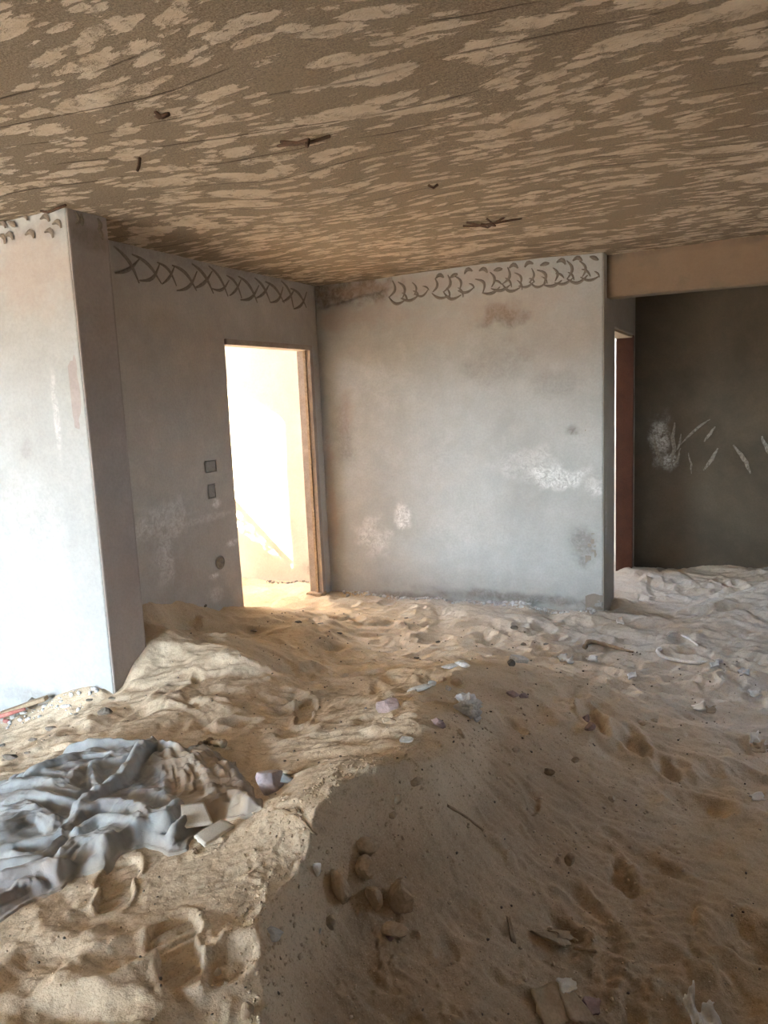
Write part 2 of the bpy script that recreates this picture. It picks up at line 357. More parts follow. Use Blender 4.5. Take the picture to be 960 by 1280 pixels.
# partition running back from the end of the far wall, with the doorway to a further room
PY0 = 6.33; PY1 = 7.42
B_e = [(1, 5.95, .6, .05, .5, .2, 41)]
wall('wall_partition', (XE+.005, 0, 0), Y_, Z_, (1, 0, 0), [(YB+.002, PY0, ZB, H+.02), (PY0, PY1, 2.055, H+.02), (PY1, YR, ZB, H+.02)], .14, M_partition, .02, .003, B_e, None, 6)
def sp_far(u, v): p = aty(u, v, YR); return p[0], p[2]
def bf(ch, u, v, ru, rv, am, sd):
    s, t = sp_far(u, v); return (ch, s, t, ru/118, rv/122, am, sd)
B_far = [bf(1, 826, 550, 13, 30, .55, 51), bf(1, 838, 575, 9, 12, .6, 52)]
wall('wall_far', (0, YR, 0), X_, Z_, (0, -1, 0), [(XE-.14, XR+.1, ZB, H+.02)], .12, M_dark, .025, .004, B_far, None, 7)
WY0, WY1, WZ0, WZ1 = 3.95, 4.35, 1.2, 2.05    # unseen window opening added on the right as fill light
wall('wall_right', (XR, 0, 0), Y_, Z_, (-1, 0, 0), [(YK, WY0, ZB, H+.02), (WY0, WY1, ZB, WZ0), (WY0, WY1, WZ1, H+.02), (WY1, YR, ZB, H+.02)], .12, M_side, .06, .004, (), None, 8)
OX0, OX1, OZ1 = -4.9, -2.61, 2.06      # the wide balcony opening behind the photographer's left shoulder
YW = -1.80; XJ = -2.25                 # that opening sits in a short wall well left of the camera
wall('wall_balcony', (0, YW, 0), X_, Z_, (0, 1, 0), [(XL-.1, OX0, ZB, H+.02), (OX0, OX1, OZ1, H+.02), (OX1, XJ-.1, ZB, H+.02)], .15, M_side, .06, .004, (), None, 9)
0 and wall('wall_rear_left', (XJ, 0, 0), Y_, Z_, (1, 0, 0), [(YK, YW+.0, ZB, H+.02)], .12, M_side, .06, .004, (), None, 16)
wall('wall_rear', (0, YK, 0), X_, Z_, (0, 1, 0), [(XJ-.1, XR+.1, ZB, H+.02)], .15, M_side, .06, .004, (), None, 9)
wall('wall_far_left', (XL, 0, 0), Y_, Z_, (1, 0, 0), [(YW, YF, ZB, H+.02)], .12, M_side, .06, .004, (), None, 10)
# beam over the wide opening on the right
def beam_carve(s, t): return .006*fbm(s*5, t*12, 87, 4)
BY0, BY1 = 5.97, 6.13
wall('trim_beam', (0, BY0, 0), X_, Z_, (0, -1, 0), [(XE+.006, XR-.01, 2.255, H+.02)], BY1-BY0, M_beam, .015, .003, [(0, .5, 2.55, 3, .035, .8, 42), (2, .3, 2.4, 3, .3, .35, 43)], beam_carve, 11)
# ceiling
def ceil_carve(s, t): return .012*fbm(s*1.3, t*1.3, 91, 3)
wall('ceiling', (0, 0, H), X_, Y_, (0, 0, -1), [(-5.2, XR+.1, YK-.14, YR+.1)], .16, M_ceil, .03, .006, (), ceil_carve, 12)
box('floor', -7.2, XR+.15, YK-.15, YR+1.2, -.55, -.40, M_conc)['kind'] = 'structure'
# landing beyond the doorway (open to the sky on its outer side)
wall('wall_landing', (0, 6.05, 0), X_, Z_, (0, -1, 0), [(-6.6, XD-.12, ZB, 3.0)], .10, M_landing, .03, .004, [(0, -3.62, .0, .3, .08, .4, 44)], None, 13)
wall('wall_landing_side', (-6.5, 0, 0), Y_, Z_, (1, 0, 0), [(YP, 4.90, ZB, 5.5)], .10, M_landing, .1, .003, (), None, 14)  # unseen wall, made tall to stop sun leaking through the doorway
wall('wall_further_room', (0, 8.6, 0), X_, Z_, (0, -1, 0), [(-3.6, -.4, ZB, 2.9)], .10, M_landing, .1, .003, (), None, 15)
box('ceiling_further_room_blocker', -3.0, XE+.1, 6.15, 8.7, 2.85, 3.0, M_conc)['kind'] = 'structure'  # unseen roof added to keep the sun out of the further room
wall('wall_further_side_blocker', (-3.0, 0, 0), Y_, Z_, (1, 0, 0), [(6.15, 8.6, ZB, 1.3), (6.15, 7.3, 1.3, 2.9), (8.3, 8.6, 1.3, 2.9), (7.3, 8.3, 2.2, 2.9)], .10, M_landing, .1, .003, (), None, 17)  # unseen wall added to dim the light coming through the second doorway
box('ceiling_landing_blocker', -6.6, XD-.12, YP, 6.15, 3.02, 3.2, M_conc)['kind'] = 'structure'  # unseen roof added to cut the sky light on the landing
g = box('ground', -60, 60, -60, 60, -3.4, -3.2, M_ground); g['kind'] = 'structure'
# unseen balcony added outside the opening: slab and fin block sun and high sky
box('trim_blocker_1', OX0-.4, OX1+.4, YW-2.4, YW-.15, 2.26, 2.42, M_conc)['kind'] = 'structure'
box('trim_blocker_2', OX0-.4, OX0-.28, YW-2.4, YW-.15, -.5, 2.26, M_conc)['kind'] = 'structure'
box('trim_3', OX0-.4, OX1+.4, YW-2.4, YW-.15, -.55, -.32, M_conc)['kind'] = 'structure'

# door frames
bm = bmesh.new()
door1 = empty('door_1', (XD, (DY0+DY1)/2, FL)); door1['kind'] = 'structure'
L1 = Vector(door1.location)
def part_box(name, par, x0, x1, y0, y1, z0, z1, mat, bev=.003):
    l = par.location; return box(name, x0-l.x, x1-l.x, y0-l.y, y1-l.y, z0-l.z, z1-l.z, mat, par, bev)
part_box('head_jamb', door1, XD-.115, XD+.018, DY0, DY1+.02, DZ1-.018, DZ1+.022, M_frame)
part_box('side_jamb', door1, XD-.115, XD+.018, DY1-.022, DY1+.025, FL-.1, DZ1-.018, M_frame)
part_box('stop_bead', door1, XD-.045, XD-.02, DY1-.038, DY1-.022, FL-.1, DZ1-.018, M_wood, .002)
part_box('frame_foot', door1, XD-.12, XD+.03, DY1-.09, DY1+.02, FL-.06, FL+.035, M_wood, .004)
door2 = empty('door_2', (XE, (PY0+PY1)/2, FL)); door2['kind'] = 'structure'
part_box('side_jamb', door2, XE-.14, XE+.012, PY1-.05, PY1, FL-.2, 2.055, M_redwood)
part_box('head_jamb', door2, XE-.14, XE+.004, PY0, PY1-.05, 2.035, 2.057, M_wood)
part_box('near_jamb', door2, XE-.14, XE+.004, PY0, PY0+.02, FL-.2, 2.035, M_wood)

# ---------------------------------------------------------------- sand surface
P3 = []
def cp(u, v, z): P3.append(atz(u, v, z))
for a_ in [(330,1280,.36),(385,1045,.47),(415,1010,.50),(450,985,.51),(520,955,.50),(560,900,.45),(590,835,.22),(600,1050,.27),(560,1010,.37),(480,1090,.35),(640,960,.24),(660,900,.16),
           (700,1050,.12),(700,1200,.02),(850,1200,-.05),(520,1250,.16),(430,1200,.25),(440,1280,.20),(800,900,-.01),(740,840,-.06),(740,930,.05),(950,1000,-.12),(870,1060,-.08),(950,1250,-.11),(700,1280,-.02),(860,1120,-.04),
           (220,1190,.44),(150,1120,.40),(385,890,.24),(300,850,.21),(0,950,.10),(60,920,.08),(0,1150,.36),(320,1000,.40),(200,940,.26),(120,1000,.28),(0,1060,.26),(390,782,.10),(350,772,.12),(430,800,-.02),(0,1280,.40),(120,1240,.43),(250,1100,.43),
           (600,790,-.08),(500,780,-.08),(450,760,-.12),(680,790,-.10),(850,830,-.12),(940,850,-.12),(240,818,.26),(200,845,.17),(310,818,.24),(260,796,.12),(330,800,.11),(225,788,.17),(395,808,.06),(480,850,.17),(440,900,.35),(500,885,.39),(480,820,-.02),(470,950,.47),(540,870,.36),(350,840,.16),(300,785,.10),(350,940,.33),(260,890,.24)]: cp(*a_)
for a_ in [(145,862,.10),(50,883,-.07),(0,888,-.145)]: P3.append(aty(a_[0], a_[1], YF))
for a_ in [(165,831),(186,800)]: P3.append(atx(*a_, XB))
for a_ in [(190,752),(225,752),(262,762),(304,757)]: P3.append(atx(*a_, XD))
for a_ in [(412,738),(500,745),(600,752),(700,762),(752,768)]: P3.append(aty(*a_, YB))
for p in [(-3.6,5.0,FL),(-3.9,5.6,FL),(-4.4,6.0,FL),(-5.2,5.5,FL),(-5,4,FL),(-6.4,3.4,FL),(-6.4,5.9,FL),(-3.9,3.4,.1),(-3.45,5.4,FL),(XE,6.3,FL-.02),(-.4,7.4,FL),(.2,7.3,FL+.03),(.6,7.4,FL+.12),(1.6,6.5,FL),(2.8,7.4,FL),(2.8,4,FL),(2.8,0,FL),(1.2,2,FL),(1.2,4,FL),(.8,.5,FL),(1.5,-1.1,FL),
          (0,-.5,FL),(-.4,.6,.0),(-1.0,.5,.22),(-1.8,.6,.30),(-2.6,1.2,.16),(-2.5,.2,.1),(-3.2,2.0,-.04),(-4,2,FL-.02),(-4.8,1,FL),(-4.8,-1,FL),(-3,-1,FL),(-1.2,-.6,FL),(-.1,6.6,FL),(-.3,5.2,FL),(0,5,FL),(-1.0,5.2,FL)]: P3.append(np.array(p))
P3 = np.array(P3)
def tps_fit(P, lam=.002):
    x = P[:, :2]; n = len(x); r2 = ((x[:, None]-x[None])**2).sum(-1); K = .5*r2*np.log(r2+1e-12)
    A = np.zeros((n+3, n+3)); A[:n, :n] = K+lam*np.eye(n); A[:n, n] = 1; A[:n, n+1:] = x; A[n:, :n] = A[:n, n:].T
    return x, np.linalg.solve(A, np.concatenate([P[:, 2], np.zeros(3)]))
TX, TW = tps_fit(P3)
def tps(X, Y):
    s = TW[-3]+TW[-2]*X+TW[-1]*Y
    for (a, b), wt in zip(TX, TW[:-3]):
        r2 = (X-a)**2+(Y-b)**2; s = s+wt*.5*r2*np.log(r2+1e-12)
    return s
gx = np.concatenate([np.arange(-6.6, -4.2, .05), np.arange(-4.2, -2.6, .010), np.arange(-2.6, -1.75, .0062), np.arange(-1.75, -.6, .0039), np.arange(-.6, .32, .0062), np.arange(.32, XR+.03, .04)])
gy = np.concatenate([np.arange(YK-.02, .78, .05), np.arange(.78, 1.6, .0040), np.arange(1.6, 2.4, .0055), np.arange(2.4, 4.0, .0078), np.arange(4.0, 7.6, .0135)])
GX, GY = np.meshgrid(gx, gy, indexing='ij')
# coarse evaluation of the smooth surface, then refinement
cx = np.linspace(gx[0], gx[-1], 330); cy = np.linspace(gy[0], gy[-1], 330); CX, CY = np.meshgrid(cx, cy, indexing='ij'); CZ = tps(CX, CY)
def bil(ax, ay, A, x, y):
    fi = np.interp(x, ax, np.arange(len(ax))); fj = np.interp(y, ay, np.arange(len(ay)))
    i = np.clip(fi.astype(int), 0, len(ax)-2); j = np.clip(fj.astype(int), 0, len(ay)-2); a = fi-i; b = fj-j
    return A[i, j]*(1-a)*(1-b)+A[i+1, j]*a*(1-b)+A[i, j+1]*(1-a)*b+A[i+1, j+1]*a*b
GZ = bil(cx, cy, CZ, GX, GY)
GZ = np.clip(GZ, FL-.06, None)
def pd(X, Y, pts):
    """distance to a polyline, and signed side"""
    best = np.full(X.shape, 9.0); side = np.zeros(X.shape); along = np.zeros(X.shape); L = 0
    for (a, b) in zip(pts, pts[1:]):
        dx, dy = b[0]-a[0], b[1]-a[1]; l = math.hypot(dx, dy); t = np.clip(((X-a[0])*dx+(Y-a[1])*dy)/(l*l), 0, 1)
        qx = X-(a[0]+t*dx); qy = Y-(a[1]+t*dy); d = np.hypot(qx, qy); m = d < best
        best = np.where(m, d, best); side = np.where(m, np.sign(dx*qy-dy*qx), side); along = np.where(m, L+t*l, along); L += l
    return best, side, along
crest = [atz(u, v, z)[:2] for u, v, z in [(300,1400,.33),(330,1280,.36),(340,1150,.42),(388,1045,.47),(455,992,.51),(540,958,.50),(575,915,.45),(605,865,.28)]]
d, sd, al = pd(GX+.03*fbm(GX*4, GY*4, 101, 3), GY+.03*fbm(GX*4+9, GY*4, 105, 3), crest)
ends = smooth(0, .25, al)*smooth(1.55, 1.1, al)
right = sd < 0
GZ += ends*(.085*np.exp(-d/.09)-np.where(right, .060*smooth(.0, .16, d)*np.exp(-d/.45), 0))
# undulations, trampled hollows
mid = smooth(1.4, 2.6, GY)
wx = GX+.25*fbm(GX*1.6, GY*1.6, 111, 2); wy = GY+.25*fbm(GX*1.6+5, GY*1.6, 115, 2)
und = fbm(wx*3.2, wy*4.6, 121, 4, .5)
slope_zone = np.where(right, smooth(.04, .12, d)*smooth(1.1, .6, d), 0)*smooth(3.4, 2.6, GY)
GZ += und*(.030+.012*mid)*(1-.6*slope_zone)
rip = 1-np.abs(fbm(wx*5.0, wy*8.5, 131, 3, .5))*2.2
GZ += .008*rip*mid
def stamp(x0, y0, L, W, ang, depth, rim=.35, noise_=.25, flat=.55, sd_=0):
    R = max(L, W)*1.35
    i0, i1 = np.searchsorted(gx, [x0-R, x0+R]); j0, j1 = np.searchsorted(gy, [y0-R, y0+R])
    if i1-i0 < 3 or j1-j0 < 3: return
    X = GX[i0:i1, j0:j1]-x0; Y = GY[i0:i1, j0:j1]-y0; c, s = math.cos(ang), math.sin(ang)
    a = (X*c+Y*s)/L; b = (-X*s+Y*c)/W
    r = np.sqrt(a*a+b*b)+noise_*fbm(X*9+sd_, Y*9, 141, 3)
    GZ[i0:i1, j0:j1] += -depth*smooth(1.0, flat, r)+depth*rim*np.exp(-((r-1.15)/.24)**2)
for i in range(420):
    y = 1.9+5.6*rng.random()**.85; x = -3.3+3.7*rng.random()*1.0
    dd = pd(np.array([x]), np.array([y]), crest); 
    if dd[0][0] < .22: continue
    onslope = dd[1][0] < 0 and dd[0][0] < .75 and y < 3
    sc_ = .75+.5*rng.random()
    stamp(x, y, .125*sc_, .070*sc_, rng.random()*3.14, (.008 if onslope else .017)*(.4+rng.random()), .30, .15, .05, i)
for i in range(90):   # smaller dents near the camera
    y = .85+2.2*rng.random(); x = -2.9+3.1*rng.random()
    stamp(x, y, .05+.05*rng.random(), .03+.03*rng.random(), rng.random()*3.14, .004+.008*rng.random(), .35, .2, .1, i)
def zt(x, y): return bil(gx, gy, GZ, np.asarray(x, float), np.asarray(y, float))
def hit(u, v, off=0.0):
    r = ray(u, v); t = np.linspace(.6, 9.5, 3600); P = EYE+r*t[:, None]
    k_ = np.argmax(P[:, 2] < zt(P[:, 0], P[:, 1])+off); return P[k_]
# shoe prints with ribbed soles: (toe pixel, heel pixel, width)
def shoe(p, q, W, depth, ribs=10):
    p = hit(*p); q = hit(*q); c = (p+q)/2; L = np.linalg.norm((p-q)[:2])/2; ang = math.atan2(p[1]-q[1], p[0]-q[0]); R = L*1.6
    i0, i1 = np.searchsorted(gx, [c[0]-R, c[0]+R]); j0, j1 = np.searchsorted(gy, [c[1]-R, c[1]+R])
    X = GX[i0:i1, j0:j1]-c[0]; Y = GY[i0:i1, j0:j1]-c[1]; co, si = math.cos(ang), math.sin(ang)
    a = (X*co+Y*si)/L; b = (-X*si+Y*co)/W
    wd = np.where(a > 0, 1.0, .82)-.16*np.exp(-((a+.12)/.22)**2)
    r = (np.abs(a)**3.2+np.abs(b/wd)**3.2)**(1/3.2)+.03*fbm(X*14, Y*14, 151, 3)
    ins = smooth(1.0, .92, r)
    Z = GZ[i0:i1, j0:j1]; m_ = (r < 1.15)
    A_ = np.stack([X[m_], Y[m_], np.ones(m_.sum())], -1); pl_ = np.linalg.lstsq(A_, Z[m_], rcond=None)[0]
    base = pl_[0]*X+pl_[1]*Y+pl_[2]-depth
    rib = .0085*np.abs(np.sin((a+b*.12)*ribs*1.57))*(1-.7*np.exp(-((a+.1)/.16)**2))
    Z2 = Z*(1-ins)+(base+rib)*ins
    Z2 += .009*np.exp(-((r-1.16)/.13)**2)*(.6+.6*fbm(X*10, Y*10, 155, 3))
    GZ[i0:i1, j0:j1] = Z2
p = hit(150, 1190); stamp(p[0], p[1], .10, .065, .9, .030, .3, .15, .2, 3)
p = hit(60, 1200); stamp(p[0], p[1], .13, .08, .5, .020, .4, .2, .3, 5)
p = hit(285, 1205); stamp(p[0], p[1], .07, .05, .9, .022, .5, .3, .3, 6)
p = hit(375, 965); stamp(p[0]+.03, p[1]+.03, .11, .06, .3, .045, .2, .25, .4, 8)
p = hit(100, 1262); stamp(p[0], p[1], .15, .04, .25, .020, .25, .35, .1, 9)
for (u, v, L, W, a_, dp) in [(740,895,.17,.06,-1.1,.05),(790,935,.16,.075,-1.2,.05),(830,965,.10,.06,-1,.04),(640,905,.10,.05,-.6,.03),(870,1010,.14,.08,.4,.03),(590,820,.12,.05,0,.03),(560,880,.12,.05,.5,.035),(450,845,.12,.05,.4,.03),(300,905,.09,.05,.6,.02),
                              (740,1150,.12,.06,-.5,.02),(810,1080,.14,.07,-.3,.025),(940,1180,.12,.10,.3,.05),(420,770,.15,.05,.2,.03),(540,800,.14,.05,.2,.03),(660,805,.14,.05,.1,.02)]:
    p = hit(u, v); stamp(p[0], p[1], L, W, a_, dp, .35, .25, .35, u)
shoe((212,1150), (232,1238), .058, .024, 8)
shoe((152,1075), (140,1140), .056, .022, 7)
shoe((384,872), (378,905), .050, .030, 9)
shoe((262,1052), (258,1066), .04, .012, 4)
# crumbly relief: rough along the crest, fine elsewhere
cr_ = np.exp(-(d/.16)**2)*ends
GZ += (.0045+.010*cr_)*np.maximum(0, fbm(GX*30, GY*30, 161, 3, .6))+.0019*fbm(GX*62, GY*62, 171, 2, .6)
GZ += slope_zone*.006*fbm((GX+GY*.4)*7, (GY-GX*.4)*26, 175, 3)
# ragged scree: many small lumps on the shaded slope
GZ += slope_zone*.045*np.maximum(0, fbm(GX*13+3, GY*13, 179, 4, .6)-.22)
GZ += slope_zone*.010*(1-2.2*np.abs(fbm((GX+GY*.5)*5+2, (GY-GX*.5)*15, 191, 3, .55)))
GZ -= slope_zone*.025*smooth(.35, .6, fbm(GX*9+1, GY*9+6, 195, 2))
nx, ny = GX.shape
idx = np.arange(nx*ny).reshape(nx, ny)
q = np.stack([idx[:-1, :-1], idx[1:, :-1], idx[1:, 1:], idx[:-1, 1:]], -1).reshape(-1, 4)
me = mesh_np('sand', np.stack([GX, GY, GZ], -1).reshape(-1, 3), q)
dust = smooth(4.4, 5.9, GY+.9*(GX+1.6)+.5*fbm(GX*2, GY*2, 181, 3))*smooth(-2.9, -1.9, GX)*(.55+.35*fbm(GX*5, GY*5, 185, 3))  # grey cement dust, part of it light put into the colour
dust = np.maximum(dust, .8*smooth(5.55, 5.85, GY+.1*fbm(GX*9, GY*9, 187, 3))*smooth(-3.2, -2.6, GX)*(GY < 5.9))
slope_shade = slope_zone*.8*(.8+.4*fbm(GX*3, GY*3, 189, 3))  # shade right of the crest painted into the sand colour
warm_glow = smooth(3.0, 3.8, GY)*smooth(-2.0, -2.8, GX)*.5  # tint standing in for the warm light from the doorway
brown = .75*smooth(.7, 1.0, GX+1.0)*smooth(3.6, 3.0, GY)  # browner on the right: the shaded tone put into the colour
colattr(me, 'tint', np.stack([np.clip(dust, 0, 1), np.clip(warm_glow+brown, 0, 1), np.clip(slope_shade, 0, 1)], -1).reshape(-1, 3))
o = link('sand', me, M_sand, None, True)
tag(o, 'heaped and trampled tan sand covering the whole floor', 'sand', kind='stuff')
#@@PART2
# ---------------------------------------------------------------- blanket
BX = np.arange(-3.05, -1.12, .0037); BYY = np.arange(.95, 2.42, .0037)
bX, bY = np.meshgrid(BX, BYY, indexing='ij')
tz0 = zt(bX, bY)
ker = 9
def blur(A, n):
    for ax in (0, 1):
        for _ in range(2):
            c = np.cumsum(np.concatenate([np.repeat(np.take(A, [0], ax), n, ax), A, np.repeat(np.take(A, [-1], ax), n, ax)], ax), ax)
            sl = [slice(None)]*2; sh = [slice(None)]*2; sl[ax] = slice(2*n, None); sh[ax] = slice(0, -2*n)
            A = (c[tuple(sl)]-c[tuple(sh)])/(2*n)
            if A.shape[ax] != (len(BX), len(BYY))[ax]: A = np.concatenate([A, np.repeat(np.take(A, [-1], ax), (len(BX), len(BYY))[ax]-A.shape[ax], ax)], ax) if A.shape[ax] < (len(BX), len(BYY))[ax] else (A[:len(BX)] if ax == 0 else A[:, :len(BYY)])
    return A
tz = blur(blur(tz0, 14), 14)
outl = [hit(*p)[:2] for p in [(-70,1010),(0,986),(40,968),(83,944),(137,934),(183,936),(233,943),(262,938),(292,955),(314,985),(328,1010),(306,1024),(272,1030),(240,1050),(236,1062),(212,1068),(180,1060),(150,1070),(132,1088),(92,1098),(80,1112),(40,1128),(0,1152),(-60,1180)]]
def inside(X, Y, poly):
    r = np.zeros(X.shape, bool); n = len(poly)
    for i in range(n):
        x0, y0 = poly[i]; x1, y1 = poly[(i+1) % n]
        c = ((y0 > Y) != (y1 > Y)) & (X < (x1-x0)*(Y-y0)/(y1-y0+1e-12)+x0); r ^= c
    return r
jx = bX+.014*fbm(bX*9, bY*9, 201, 3); jy = bY+.014*fbm(bX*9+4, bY*9, 205, 3)
de, _, _ = pd(jx, jy, outl+[outl[0]]); sdn = np.where(inside(jx, jy, outl), de, -de)
fx = bX+.020*fbm(bX*4, bY*4, 211, 1); fy = bY+.020*fbm(bX*4+7, bY*4, 215, 1)
Hh = .012+.022*smooth(0, .12, sdn)+.014*fbm(bX*5, bY*5, 221, 2)
folds = [  # pixel polyline, radius, height
    ([(20,975),(55,958),(83,947),(137,937),(183,938)], .036, .045), ([(40,985),(75,965),(105,955),(140,952),(172,956)], .030, .038), ([(85,1000),(100,975),(125,965),(160,962)], .026, .036),
    ([(272,936),(255,938),(233,943),(200,943),(179,958),(158,985),(135,1005),(112,1020),(100,1036)], .034, .070),
    ([(258,943),(280,950),(297,965),(312,985),(324,1008)], .036, .034),
    ([(215,950),(232,965),(240,985),(242,1003)], .020, .036), ([(232,950),(255,966),(270,988),(277,1010)], .021, .040), ([(248,948),(272,965),(290,990),(302,1012)], .018, .030), ([(200,957),(213,975),(216,995),(210,1012)], .022, .034),
    ([(-40,1000),(0,997),(50,993),(75,998),(95,1008)], .035, .045), ([(-40,1022),(0,1018),(40,1012),(75,1020),(100,1024)], .034, .045),
    ([(-20,1062),(0,1058),(25,1042),(48,1040),(64,1050),(66,1066)], .030, .048), ([(0,1030),(30,1026),(60,1040),(85,1050),(95,1040)], .026, .040),
    ([(82,1062),(100,1040),(130,1028),(155,1022),(180,1030),(196,1042),(215,1040),(226,1030)], .034, .060), ([(100,1058),(125,1045),(150,1040),(172,1044),(188,1056)], .028, .050),
    ([(75,1088),(92,1074),(120,1066),(150,1068),(175,1062)], .032, .050), ([(-10,1108),(20,1102),(50,1092),(78,1076)], .024, .045), ([(0,1122),(28,1116),(52,1104),(86,1100),(118,1086),(140,1078)], .026, .050),
    ([(-20,1152),(6,1134),(16,1124),(34,1118),(50,1120)], .018, .034), ([(0,1085),(30,1076),(60,1074),(84,1062)], .026, .040), ([(140,1010),(170,1000),(200,1004),(224,1018)], .030, .038),
    ([(0,1136),(24,1124),(44,1114)], .016, .030), ([(30,1110),(60,1104),(84,1094)], .016, .034), ([(150,1064),(170,1052),(196,1052),(214,1058)], .018, .036), ([(10,1085),(40,1090),(62,1084)], .016, .034), ([(30,985),(60,978),(84,984)], .018, .034),
    ([(195,1062),(215,1056),(232,1046),(240,1034)], .020, .034), ([(125,1010),(118,990),(120,972),(140,958)], .022, .040), ([(150,1000),(165,982),(188,972),(205,980)], .020, .028)]
wA = np.zeros(bX.shape); wD = fy*1.0; best_ = np.zeros(bX.shape)
for q_, (pts_, r_, h_) in enumerate(folds):
    pp = [hit(*p)[:2] for p in pts_]; dd, sd2, al_ = pd(fx, fy, pp)
    rr = r_*(1.2+.12*vnoise(fx*6+q_, fy*6, 231)); t_ = np.clip(1-(dd/rr)**2, 0, 1)
    prof = h_*t_**.7*(.92+.16*vnoise(fx*6, fy*6+q_, 233)); win = prof > best_
    wA = np.where(win, al_+q_*3.7, wA); wD = np.where(win, dd*sd2, wD); best_ = np.where(win, prof, best_)
    Hh = np.maximum(Hh, prof+.008*(t_ > 0))+.18*np.minimum(Hh, prof)*(t_ > 0)
Hh = blur(Hh, 1)
cr1 = 1-2.3*np.abs(fbm(wA*5, wD*26, 245, 2, .45)); cr2 = 1-2.3*np.abs(fbm(fx*5+fy*3, fy*13-fx*8, 247, 2, .45))
cr3 = 1-2.3*np.abs(fbm(wA*11+3, wD*60, 253, 2, .45)); cr4 = 1-2.3*np.abs(fbm(fx*22-fy*9, fy*24+fx*12, 257, 2, .45))
Hh += (.0070*cr1*(best_ > 0)+.006*cr2+.0022*cr3*(best_ > 0)+.0022*cr4)*smooth(0, .03, sdn)+.0010*fbm(fx*30, fy*30, 249, 2)
bm_ = smooth(.0, .10, sdn)
bZ = tz0*(1-bm_)+np.maximum(tz, tz0)*bm_+Hh*smooth(-.004, .045, sdn)
bZ = np.where(sdn > 0, np.maximum(bZ, tz0+.006), bZ-.05*smooth(0, -.03, sdn))
keep = (sdn > -.016); kq = keep[:-1, :-1] & keep[1:, :-1] & keep[1:, 1:] & keep[:-1, 1:]
idx = np.arange(bX.size).reshape(bX.shape); q = np.stack([idx[:-1, :-1], idx[1:, :-1], idx[1:, 1:], idx[:-1, 1:]], -1)[kq]
used = np.unique(q); re_ = np.zeros(bX.size, int); re_[used] = np.arange(len(used))
me = mesh_np('blanket', np.stack([bX, bY, bZ], -1).reshape(-1, 3)[used], re_[q])
rp = [hit(*p)[:2] for p in [(190,955),(262,938),(300,958),(330,1010),(280,1040),(225,1050),(205,1010)]]
db, _, _ = pd(bX, bY, rp+[rp[0]]); br_ = np.where(inside(bX, bY, rp), smooth(0, .06, db), 0)
pk_ = smooth(.05, .35, fbm(bX*3.5, bY*3.5, 251, 3)); du_ = smooth(.03, -.01, sdn)*.8+.35*smooth(.0, .5, fbm(bX*7, bY*7, 255, 3))
colattr(me, 'tone', np.stack([br_, pk_, np.clip(du_, 0, 1)], -1).reshape(-1, 3)[used])
k = MT('faded_blue_grey_cloth', .95, .1); a = k.attr('tone')
c = k.mix(k.ramp(k.noise(14, 5, .6), [(.3, 0), (.7, 1)]), (.25, .265, .275), (.38, .40, .41))
c = k.mix(k.math('MULTIPLY', a[1], .35), c, (.34, .29, .295)); c = k.mix(k.math('MULTIPLY', a[0], .8), c, (.40, .32, .235)); c = k.mix(k.math('MULTIPLY', a[2], .6), c, (.50, .42, .32))
k.b.inputs['Sheen Weight'].default_value = .15
M_cloth = k.done(c, k.bump(k.noise(420, 2, .5), .35, .001, k.bump(k.noise(60, 4, .6, 1), .3, .004)))
o = link('blanket', me, M_cloth, None, True)
sm_ = o.modifiers.new('cloth_thickness', 'SOLIDIFY'); sm_.thickness = .004; sm_.offset = -1
tag(o, 'crumpled grey-blue blanket, half brown with dust, lying on the sand at left', 'blanket')
def bzt(x, y):
    return float(np.maximum(bil(BX, BYY, bZ, np.array([x]), np.array([y])), zt(np.array([x]), np.array([y])))[0]) if BX[0] < x < BX[-1] and BYY[0] < y < BYY[-1] else float(zt(np.array([x]), np.array([y]))[0])
def hitb(u, v):
    r = ray(u, v)
    for t in np.linspace(.7, 4, 900):
        p = EYE+r*t
        if p[2] < bzt(p[0], p[1]): return p
    return p

# ---------------------------------------------------------------- loose things
def set_loc(o, p): o.location = (float(p[0]), float(p[1]), float(p[2]))
def rock_mesh(seed, size, cuts=9, sub=3, ang=.72, rough_=.10):
    r = np.random.default_rng(seed); bm = bmesh.new(); bmesh.ops.create_icosphere(bm, subdivisions=sub, radius=1)
    co = np.array([v.co[:] for v in bm.verts])
    co *= (1+rough_*vnoise(co[:, 0]*2+seed, co[:, 1]*2+co[:, 2]*1.7, 301))[:, None]
    for _ in range(cuts):
        n = r.normal(size=3); n /= np.linalg.norm(n); dcut = ang+.22*r.random(); pr = co@n; over = np.maximum(pr-dcut, 0); co -= over[:, None]*n
    co += .035*np.stack([vnoise(co[:, 1]*6+seed, co[:, 2]*6, 303+i) for i in range(3)], -1)
    co *= np.array(size)/2
    for v, c in zip(bm.verts, co): v.co = c
    me = bpy.data.meshes.new('stone'); bm.to_mesh(me); bm.free(); return me
def rock(name, label, cat, u, v, size, mat, rz=0, rx=0, ry=0, sink=.25, seed=None, group=None, cuts=11, sub=3, hook=hit, ang=None):
    if ang is None: ang = .70 if (mat is M_stone and v > 1040) else .50
    seed = seed if seed is not None else int(u*7+v*13)
    me = rock_mesh(seed, size, cuts, sub, ang); o = link(name, me, mat, None, False)
    p = hook(u, v); set_loc(o, (p[0], p[1], p[2]+size[2]*(.5-sink))); o.rotation_euler = (rx, ry, rz)
    return tag(o, label, cat, group)
